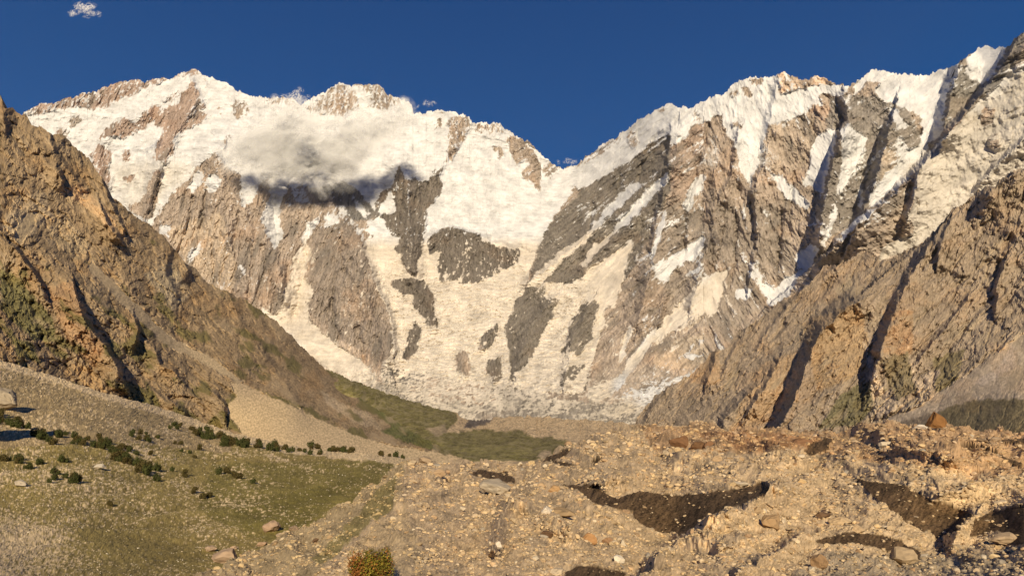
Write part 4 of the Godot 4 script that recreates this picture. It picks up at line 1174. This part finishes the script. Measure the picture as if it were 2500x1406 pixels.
func rocks() -> void:
	var m := "moraine"
	boulder("boulder", m, 2288, 1043, 50, 0.95, Color(0.24, 0.12, 0.045), 1, "big rounded rust brown boulder standing on the moraine skyline at the right")
	boulder("boulder", m, 2249, 1049, 32, 0.55, Color(0.62, 0.55, 0.46), 2, "white boulder lying against the left of the big rust brown boulder")
	boulder("boulder", m, 1886, 1280, 54, 0.75, Color(0.33, 0.22, 0.12), 3, "brown boulder with a black shadow on its left below the large ice face")
	boulder("boulder", m, 1850, 1265, 30, 0.7, Color(0.34, 0.24, 0.14), 4, "smaller brown boulder touching the upper left of a larger one below the large ice face")
	boulder("boulder", m, 2212, 1368, 66, 0.7, Color(0.36, 0.27, 0.17), 5, "tan boulder at the foot of the curved ice face near the bottom right")
	boulder("boulder", m, 1995, 1372, 52, 0.7, Color(0.27, 0.17, 0.09), 6, "dark rusty boulder left of the tan one at the bottom right")
	boulder("boulder", m, 1808, 1180, 36, 0.6, PALE, 7, "pale boulder just above the right tip of the large ice face")
	boulder("boulder", m, 1380, 1252, 56, 0.6, Color(0.3, 0.21, 0.12), 8, "broad brown boulder lying below the left tip of the large ice face")
	boulder("boulder", m, 1333, 1246, 26, 0.95, Color(0.6, 0.52, 0.42), 9, "upright white boulder left of the broad brown boulder")
	boulder("boulder", m, 1218, 1196, 92, 0.42, Color(0.38, 0.32, 0.24), 10, "wide flat grey and tan slab just below the narrow ice face on the crest")
	boulder("boulder", m, 1352, 1196, 30, 0.7, Color(0.38, 0.24, 0.12), 11, "orange tan boulder right of the wide flat slab")
	boulder("boulder", m, 1662, 1090, 42, 0.85, Color(0.17, 0.09, 0.045), 12, "dark rust boulder left of a pair on the middle of the far rubble")
	boulder("boulder", m, 1702, 1087, 44, 0.7, Color(0.15, 0.085, 0.045), 13, "dark brown boulder in the middle of three on the far rubble")
	boulder("boulder", m, 1729, 1092, 24, 0.8, Color(0.2, 0.11, 0.06), 14, "small dark boulder right of two larger dark ones on the far rubble")
	boulder("boulder", m, 1752, 1120, 26, 0.7, Color(0.4, 0.29, 0.18), 15, "tan block below the three dark boulders on the far rubble")
	boulder("boulder", m, 2008, 1256, 34, 0.5, DARK, 16, "dark flat boulder in the rubble between the large and the long ice face")
	boulder("boulder", m, 2052, 1264, 42, 0.5, Color(0.42, 0.31, 0.19), 17, "tan boulder right of the dark flat one between two ice faces")
	boulder("boulder", m, 2098, 1290, 30, 0.8, Color(0.45, 0.33, 0.2), 18, "tan block with a black shadow on its left above the curved ice face")
	boulder("boulder", m, 2448, 1318, 60, 0.6, Color(0.38, 0.28, 0.18), 19, "tan boulder below the ice face at the right edge")
	boulder("boulder", m, 1440, 1314, 36, 0.7, Color(0.36, 0.2, 0.09), 20, "rusty boulder alone in the lower middle of the rubble")
	boulder("boulder", m, 1484, 1314, 32, 0.7, Color(0.3, 0.18, 0.1), 21, "reddish brown boulder right of the rusty one in the lower middle")
	boulder("boulder", m, 1335, 1308, 36, 0.6, DARK, 22, "dark brown boulder in the lower middle left of the rusty pair")
	boulder("boulder", m, 1215, 1322, 24, 0.9, Color(0.58, 0.5, 0.4), 23, "pale upright stone in the lower middle of the rubble right of the bush")
	boulder("boulder", m, 1512, 1378, 28, 0.7, Color(0.62, 0.55, 0.45), 24, "white stone above the ice lip at the bottom in the middle")
	boulder("boulder", m, 1362, 1396, 34, 0.6, Color(0.5, 0.4, 0.28), 25, "tan stone left of the ice lip at the bottom in the middle")
	boulder("boulder", m, 1075, 1162, 40, 0.5, Color(0.36, 0.25, 0.15), 26, "brown slab on the crest left of the narrow ice face")
	boulder("boulder", m, 1040, 1122, 34, 0.6, Color(0.33, 0.25, 0.17), 27, "brown rock on the very top of the near moraine crest")
	boulder("boulder", m, 1005, 1135, 28, 0.6, Color(0.44, 0.34, 0.22), 28, "pale tan rock just left of the topmost rock on the moraine crest")
	boulder("boulder", m, 768, 1318, 18, 0.8, DARK, 29, "small dark rock on the grassy left flank of the moraine")
	boulder("boulder", m, 1128, 1255, 18, 0.8, PALE, 30, "small pale rock on the bare gully right of the bush")
	boulder("boulder", m, 1960, 1088, 46, 0.3, Color(0.2, 0.11, 0.06), 31, "dark flat slab beside the slanting ice slab on the right skyline")
	boulder("boulder", m, 1915, 1095, 30, 0.4, Color(0.19, 0.11, 0.06), 32, "dark flat rock left of the dark slab on the right of the far rubble")
	boulder("boulder", m, 2165, 1078, 34, 0.6, PALE, 33, "pale boulder between the slanting ice slab and the big rust boulder")
	boulder("boulder", m, 2400, 1075, 34, 0.4, Color(0.22, 0.15, 0.09), 34, "dark flat boulder on the rubble right of the big rust boulder")
	boulder("boulder", "meadow", 668, 1288, 46, 0.75, Color(0.36, 0.25, 0.17), 40, "large reddish tan boulder on the meadow at the foot of the moraine")
	boulder("boulder", "meadow", 715, 1288, 26, 0.6, Color(0.36, 0.26, 0.18), 41, "smaller tan boulder right of the large one at the foot of the moraine")
	boulder("boulder", "meadow", 556, 1358, 56, 0.6, Color(0.36, 0.26, 0.18), 42, "broad tan boulder in the rock heap at the lower left end of the moraine")
	boulder("boulder", "meadow", 512, 1335, 30, 0.6, Color(0.4, 0.29, 0.2), 43, "tan boulder behind the broad one in the rock heap at the moraine foot")
	boulder("boulder", "meadow", 570, 1332, 26, 0.5, Color(0.36, 0.26, 0.18), 44, "small boulder at the top of the rock heap at the moraine foot")
	boulder("boulder", "meadow", 690, 1312, 34, 0.6, Color(0.42, 0.32, 0.22), 45, "pale tan boulder below the large reddish one at the moraine foot")
	boulder("boulder", "meadow", 636, 1322, 28, 0.5, Color(0.34, 0.23, 0.15), 46, "brown boulder between the rock heap and the large reddish boulder")
	boulder("boulder", "meadow", 45, 1185, 40, 0.5, Color(0.4, 0.34, 0.26), 47, "pale rock with a dark shadow in the stones at the left edge")
	boulder("boulder", "meadow", 240, 1140, 34, 0.5, Color(0.5, 0.44, 0.35), 48, "pale rock slab among the shrubs on the left meadow")
	# the outcrop at the left edge
	var oc := boulder("rock_outcrop", "meadow", 6, 985, 95, 0.6, Color(0.34, 0.28, 0.2), 50, "craggy pale outcrop at the left edge above the shrubs", "", 3)
	oc.set_meta("category", "outcrop")
	oc = boulder("rock_outcrop", "meadow", -150, 985, 200, 1.1, Color(0.25, 0.2, 0.14), 51, "tall crag at the left edge that throws the black shadow behind the pale outcrop", "", 3)
	oc.set_meta("category", "outcrop")
	# stones that lie about singly
	var ice := snow_img.get_data()
	var kinds: Array[ArrayMesh] = []
	for k in 8: kinds.append(stone_mesh(100 + k, 10, rng.randf_range(0.5, 0.85), 1))
	var mats := [stone_mat(TAN), stone_mat(PALE), stone_mat(GREY), stone_mat(Color(0.36, 0.24, 0.14)), stone_mat(Color(0.45, 0.34, 0.21))]
	var hue := ["tan", "pale", "grey", "rust brown", "sandy"]
	var count := 0
	while count < 210:
		var u := rng.randf_range(1000, 2500)
		var v := 1400.0 - 340.0 * pow(rng.randf(), 1.3)
		if v < 1060 + maxf(0, (1400 - u) * 0.2): continue
		if ice[clampi(int((v + OY) / 4), 0, MH / 2 - 1) * (MW / 2) + clampi(int((u + OX) / 4), 0, MW / 2 - 1)] > 90: continue
		var w := 9.0 + 17.0 * pow(rng.randf(), 3.0)
		var p := on(m, u, v)
		var r := 0.5 * w / F * (p - EYE).dot(fore)
		var shade := rng.randi() % 5
		var o := put("stone", kinds[rng.randi() % 8], mats[shade])
		o.set_meta("hue", shade)
		o.position = p + Vector3(0, r * 0.3, 0)
		o.scale = Vector3.ONE * r
		o.rotation = Vector3(rng.randf_range(-0.3, 0.3), rng.randf() * TAU, rng.randf_range(-0.3, 0.3))
		var label := "%s %s stone %s" % [["small", "middling", "large"][0 if w < 10.0 else (1 if w < 14.0 else 2)], hue[o.get_meta("hue")], beside(u, v)]
		o.remove_meta("hue")
		tag(o, label, "stone", "single stones on the moraine rubble")
		count += 1
	# rubble that nobody could count
	rubble("rubble", m, 370, 2510, 1035, 1420, 48000, 3.2, 14.0, ice, "loose tan rubble covering the moraine")
	var msnow := meadow_map
	rubble("meadow_stones", "meadow", -60, 1150, 880, 1420, 15000, 1.8, 5.5, msnow, "pale stones strewn in streaks over the meadow")


var meadow_map: PackedByteArray

func bare_ground(u: float, v: float) -> bool:
	# the sandy gully behind the bush, right of the crest
	return u > 880 and u < 1050 and v > 1245 and absf(u - (985 - (v - 1245) * 0.3)) < 35 + (v - 1245) * 0.25


func rubble(called: String, ground: String, u0: float, u1: float, v0: float, v1: float, n: int, small: float, large: float, map: PackedByteArray, label: String) -> void:
	var lots: Array = []
	for k in 5: lots.append([])
	var shades := [TAN, Color(0.52, 0.38, 0.22), PALE, GREY, Color(0.24, 0.2, 0.155), Color(0.34, 0.21, 0.115), Color(0.22, 0.155, 0.095), Color(0.4, 0.3, 0.19), TAN, Color(0.3, 0.23, 0.15)]
	if called == "meadow_stones": shades = [PALE, Color(0.6, 0.54, 0.44), Color(0.5, 0.42, 0.31), Color(0.42, 0.35, 0.26)]
	for k in n:
		var u := rng.randf_range(u0, u1)
		var v := rng.randf_range(v0, v1)
		var s: Dictionary = sheets[ground]
		var top: float = s.tops[clampi(int((u - s.x0) / s.step), 0, s.nx)]
		if v < top + 1.0: continue
		var cell := map[clampi(int((v + OY) / 4), 0, MH / 2 - 1) * (MW / 2) + clampi(int((u + OX) / 4), 0, MW / 2 - 1)]
		if called == "rubble":
			if cell > 100 and rng.randf() > 0.06: continue
			if n_b.get_noise_2d(u / 90.0, v / 40.0) < 0.02 and rng.randf() < 0.72: continue
		else:
			var z0 := n_a.get_noise_2d(u / 90.0 - v / 40.0, v / 16.0)
			if rng.randf() > cell / 255.0 * 0.9 + z0 * 0.9: continue
		if called == "rubble" and bare_ground(u, v) and rng.randf() < 0.8: continue
		var p := on(ground, u, v)
		var z := (p - EYE).dot(fore)
		var r := 0.5 / F * z * (small + (large - small) * pow(rng.randf(), 3.2)) * (1.0 + (1.6 * maxf(0.0, n_b.get_noise_2d(u / 70.0 + 55.0, v / 36.0)) if called == "rubble" else 0.0))
		var b := Basis.from_euler(Vector3(rng.randf_range(-0.6, 0.6), rng.randf() * TAU, rng.randf_range(-0.6, 0.6))).scaled(Vector3(r, r * rng.randf_range(0.6, 1.0), r))
		var c: Color = shades[rng.randi() % shades.size()]
		if called == "rubble":
			var g := tone_img.get_pixel(clampi(int((u + OX) / 4), 0, MW / 2 - 1), clampi(int((v + OY) / 4), 0, MH / 2 - 1))
			c = c.lerp(Color(g.r, g.g, g.b), 0.5)
		c = c * rng.randf_range(0.7, 1.25)
		c.a = 1.0
		lots[rng.randi() % 5].append([Transform3D(b, p + Vector3(0, r * 0.2, 0)), c])
	for k in 5:
		var mm := MultiMesh.new()
		mm.transform_format = MultiMesh.TRANSFORM_3D
		mm.use_colors = true
		mm.mesh = stone_mesh(200 + k, 8, 0.75, 0 if called == "meadow_stones" else 1)
		mm.instance_count = lots[k].size()
		for i in lots[k].size():
			mm.set_instance_transform(i, lots[k][i][0])
			mm.set_instance_color(i, lots[k][i][1])
		var o := MultiMeshInstance3D.new()
		o.multimesh = mm
		o.material_override = paint_mat(0.95)
		o.name = numbered(called)
		add_child(o)
		tag(o, label, "rubble", "", "stuff")


# ==================================================================== shrubs
func leaf_ball(s: int, n: int, size: float, tall: float, c: Color, spread: float, other := Color(0, 0, 0), share := 0.0) -> ArrayMesh:
	# small leaf-sized faces in lumps through a crown's volume
	var r := RandomNumberGenerator.new()
	r.seed = s
	var lumps: Array[Vector3] = []
	for k in 9:
		var a := r.randf() * TAU
		var d := sqrt(r.randf()) * 0.62
		lumps.append(Vector3(cos(a) * d, r.randf_range(0.2, 0.75) * tall * (1.15 - d * 0.7), sin(a) * d))
	var st := SurfaceTool.new()
	st.begin(Mesh.PRIMITIVE_TRIANGLES)
	for k in n:
		var d := Vector3(r.randfn(), r.randfn(), r.randfn()).normalized()
		var p := lumps[r.randi() % 9] + d * Vector3(0.4, 0.34 * tall, 0.4) * pow(r.randf(), 0.4)
		if p.y < 0.02: p.y = r.randf() * 0.1
		var x := Vector3(r.randfn(), r.randfn(), r.randfn()).normalized() * size
		var y := x.cross(d).normalized() * size * 0.7
		var j := r.randf_range(1.0 - spread, 1.0 + spread)
		var lc := c
		if share > 0.0 and r.randf() < share * (0.4 + 1.6 * smoothstep(-0.2, 0.4, n_b.get_noise_3d(p.x * 2.5, p.y * 2.5, p.z * 2.5 + s))): lc = other
		st.set_color(Color(lc.r * j, lc.g * j, lc.b * j))
		for q in [p + x, p - x * 0.6 + y, p - x * 0.6 - y]:
			st.add_vertex(q)
	return st.commit()


func leaf_mat() -> StandardMaterial3D:
	var m := paint_mat(0.9)
	m.cull_mode = BaseMaterial3D.CULL_DISABLED
	return m


func stem_mesh(s: int, n: int, tall: float, spread: float, thick: float) -> ArrayMesh:
	var r := RandomNumberGenerator.new()
	r.seed = s
	var st := SurfaceTool.new()
	st.begin(Mesh.PRIMITIVE_TRIANGLES)
	for k in n:
		var a := r.randf() * TAU
		var tip := Vector3(cos(a) * spread * r.randf_range(0.3, 1), tall * r.randf_range(0.6, 1), sin(a) * spread * r.randf_range(0.3, 1))
		var mid := tip * 0.5 + Vector3(0, tall * 0.06, 0)
		var at_ := [Vector3(tip.x * 0.05, 0, tip.z * 0.05), mid, tip]
		for e in 2:
			var w0 := thick * (1.0 - 0.4 * e)
			var w1 := thick * (0.6 - 0.45 * e)
			for f in 4:
				var d0 := Vector3(cos(f * PI / 2), 0, sin(f * PI / 2))
				var d1 := Vector3(cos((f + 1) * PI / 2), 0, sin((f + 1) * PI / 2))
				for q in [at_[e] + d0 * w0, at_[e + 1] + d0 * w1, at_[e] + d1 * w0, at_[e] + d1 * w0, at_[e + 1] + d0 * w1, at_[e + 1] + d1 * w1]:
					st.set_color(Color(0.12, 0.085, 0.05))
					st.add_vertex(q)
	return st.commit()


var shrub_kinds: Array[Node3D] = []

func shrub(u: float, v: float, w: float, label: String, group := "") -> void:
	var o: Node3D = shrub_kinds[rng.randi() % shrub_kinds.size()].duplicate()
	o.name = numbered("shrub")
	add_child(o)
	var p := on("meadow", u, v)
	var r := 0.54 * w / F * (p - EYE).dot(fore)
	o.position = p - Vector3(0, r * 0.08, 0)
	o.scale = Vector3(1, rng.randf_range(1.0, 1.45), 1) * r
	o.rotation.y = rng.randf() * TAU
	tag(o, label, "shrub", group)


func shrubs() -> void:
	var mat := leaf_mat()
	for k in 5:
		var o := Node3D.new()
		var c := Color(0.055, 0.06, 0.02) if k < 3 else Color(0.075, 0.06, 0.022)
		put("crown", leaf_ball(300 + k, 600, 0.13, [1.6, 1.4, 1.5, 1.2, 1.4][k], c, 0.35), mat, o)
		put("stem", stem_mesh(320 + k, 5, 0.9, 0.5, 0.05), paint_mat(0.95), o)
		shrub_kinds.append(o)
	# clumps: middle, spread along the slope, number, width
	var clumps := [
		[30, 1034, 34, 14, 12, 20, "shrub in the clump below the outcrop at the left edge"],
		[108, 1076, 26, 12, 8, 22, "shrub of the clump right of the edge outcrop"],
		[200, 1080, 60, 20, 16, 19, "shrub in the loose belt across the left slope"],
		[285, 1098, 45, 18, 14, 19, "shrub in the belt above the biggest clump"],
		[330, 1140, 44, 22, 15, 26, "tall shrub in the biggest clump on the left meadow"],
		[50, 1130, 45, 12, 9, 20, "dark shrub in the low row near the left edge"],
		[400, 1085, 70, 26, 16, 14, "small shrub scattered above the green meadow"],
		[455, 1050, 50, 12, 12, 16, "dark shrub under the middle of the scree ribbon"],
		[520, 1071, 36, 7, 14, 19, "dark shrub in the hedge-like row below the scree"],
		[610, 1089, 55, 6, 22, 20, "dark shrub in the row along the lower scree"],
		[690, 1101, 30, 5, 8, 17, "dark shrub near the right end of the dense row"],
		[800, 1099, 34, 5, 14, 16, "dark shrub in the last row on the right scree"],
		[755, 1108, 22, 6, 6, 15, "dark shrub between the two rows at the far meadow edge"],
		[560, 1163, 26, 8, 6, 20, "dark shrub in the small clump amid the green meadow"],
		[490, 1212, 16, 7, 4, 20, "reddish shrub of the lone clump low on the meadow"],
		[150, 1168, 30, 9, 6, 24, "dark shrub in the nearest clump on the left meadow"],
		[435, 1158, 16, 6, 4, 17, "dark shrub of the little group left of the green meadow"],
	]
	var nth := ["first", "second", "third", "fourth", "fifth", "sixth", "seventh", "eighth", "ninth", "tenth", "eleventh", "twelfth", "thirteenth", "fourteenth", "fifteenth", "sixteenth", "seventeenth", "eighteenth", "nineteenth", "twentieth", "twenty-first", "twenty-second"]
	for c in clumps:
		var spots: Array[Vector2] = []
		for k in c[4]:
			var t := rng.randf_range(-1, 1)
			spots.append(Vector2(c[0] + t * c[2] * 1.25, c[1] + t * c[3] * 0.9 + rng.randf_range(-0.75, 0.75) * minf(c[3], 18)))
		spots.sort_custom(func(a, b): return a.x < b.x)
		for k in spots.size():
			var which: String = "leftmost" if k == 0 else ("rightmost" if k == spots.size() - 1 else nth[k] + " from the left")
			shrub(spots[k].x, spots[k].y, c[5] * rng.randf_range(0.7, 1.25), which + " " + c[6], "shrubs: " + c[6].trim_prefix("tall ").trim_prefix("small "))
	shrub(152, 1128, 26, "round dark shrub standing alone left of the biggest clump")
	shrub(615, 1180, 18, "lone dark shrub right of the small clump in the green meadow")
	shrub(368, 1112, 16, "single round shrub above the right end of the biggest clump")
	shrub(856, 1088, 22, "lone dark shrub on the pale scree fan above the last row")
	shrub(929, 1110, 18, "first of the four lone shrubs near the top of the moraine")
	shrub(951, 1110, 11, "tiny shrub second of the four near the top of the moraine")
	shrub(966, 1116, 17, "round shrub third of the four near the top of the moraine")
	shrub(983, 1121, 12, "low shrub nearest the top of the moraine crest")
	shrub(268, 1232, 18, "low dark shrub alone on the stony ground at the lower left")
	shrub(118, 1178, 14, "small shrub left of the nearest clump on the left meadow")
	for o in shrub_kinds: o.free()


# ==================================================================== the bush in front
func bush() -> void:
	var p := on("moraine", 905, 1424)
	var z := (p - EYE).dot(fore)
	var r := 66.0 / F * z
	var o := Node3D.new()
	o.name = "bush"
	add_child(o)
	o.position = p
	tag(o, "bushy green shrub turning rust red on its left at the bottom of the photo", "bush")
	var mat := leaf_mat()
	var a := put("foliage", leaf_ball(401, 4200, 0.05, 1.75, Color(0.16, 0.135, 0.022), 0.5, Color(0.24, 0.1, 0.025), 0.25), mat, o)
	a.scale = Vector3.ONE * r * 0.85
	a.position = Vector3(r * 0.25, 0, 0)
	tag(a, "dense olive green leaves")
	var b := put("foliage", leaf_ball(402, 3200, 0.05, 1.55, Color(0.24, 0.1, 0.028), 0.5, Color(0.15, 0.125, 0.02), 0.35), mat, o)
	b.scale = Vector3.ONE * r * 0.85
	b.position = Vector3(-r * 0.38, 0, 0.1 * r)
	tag(b, "rust red leaves on the left side")
	var c := put("branch", stem_mesh(403, 26, 1.5, 0.85, 0.022), paint_mat(0.9), o)
	c.scale = Vector3.ONE * r
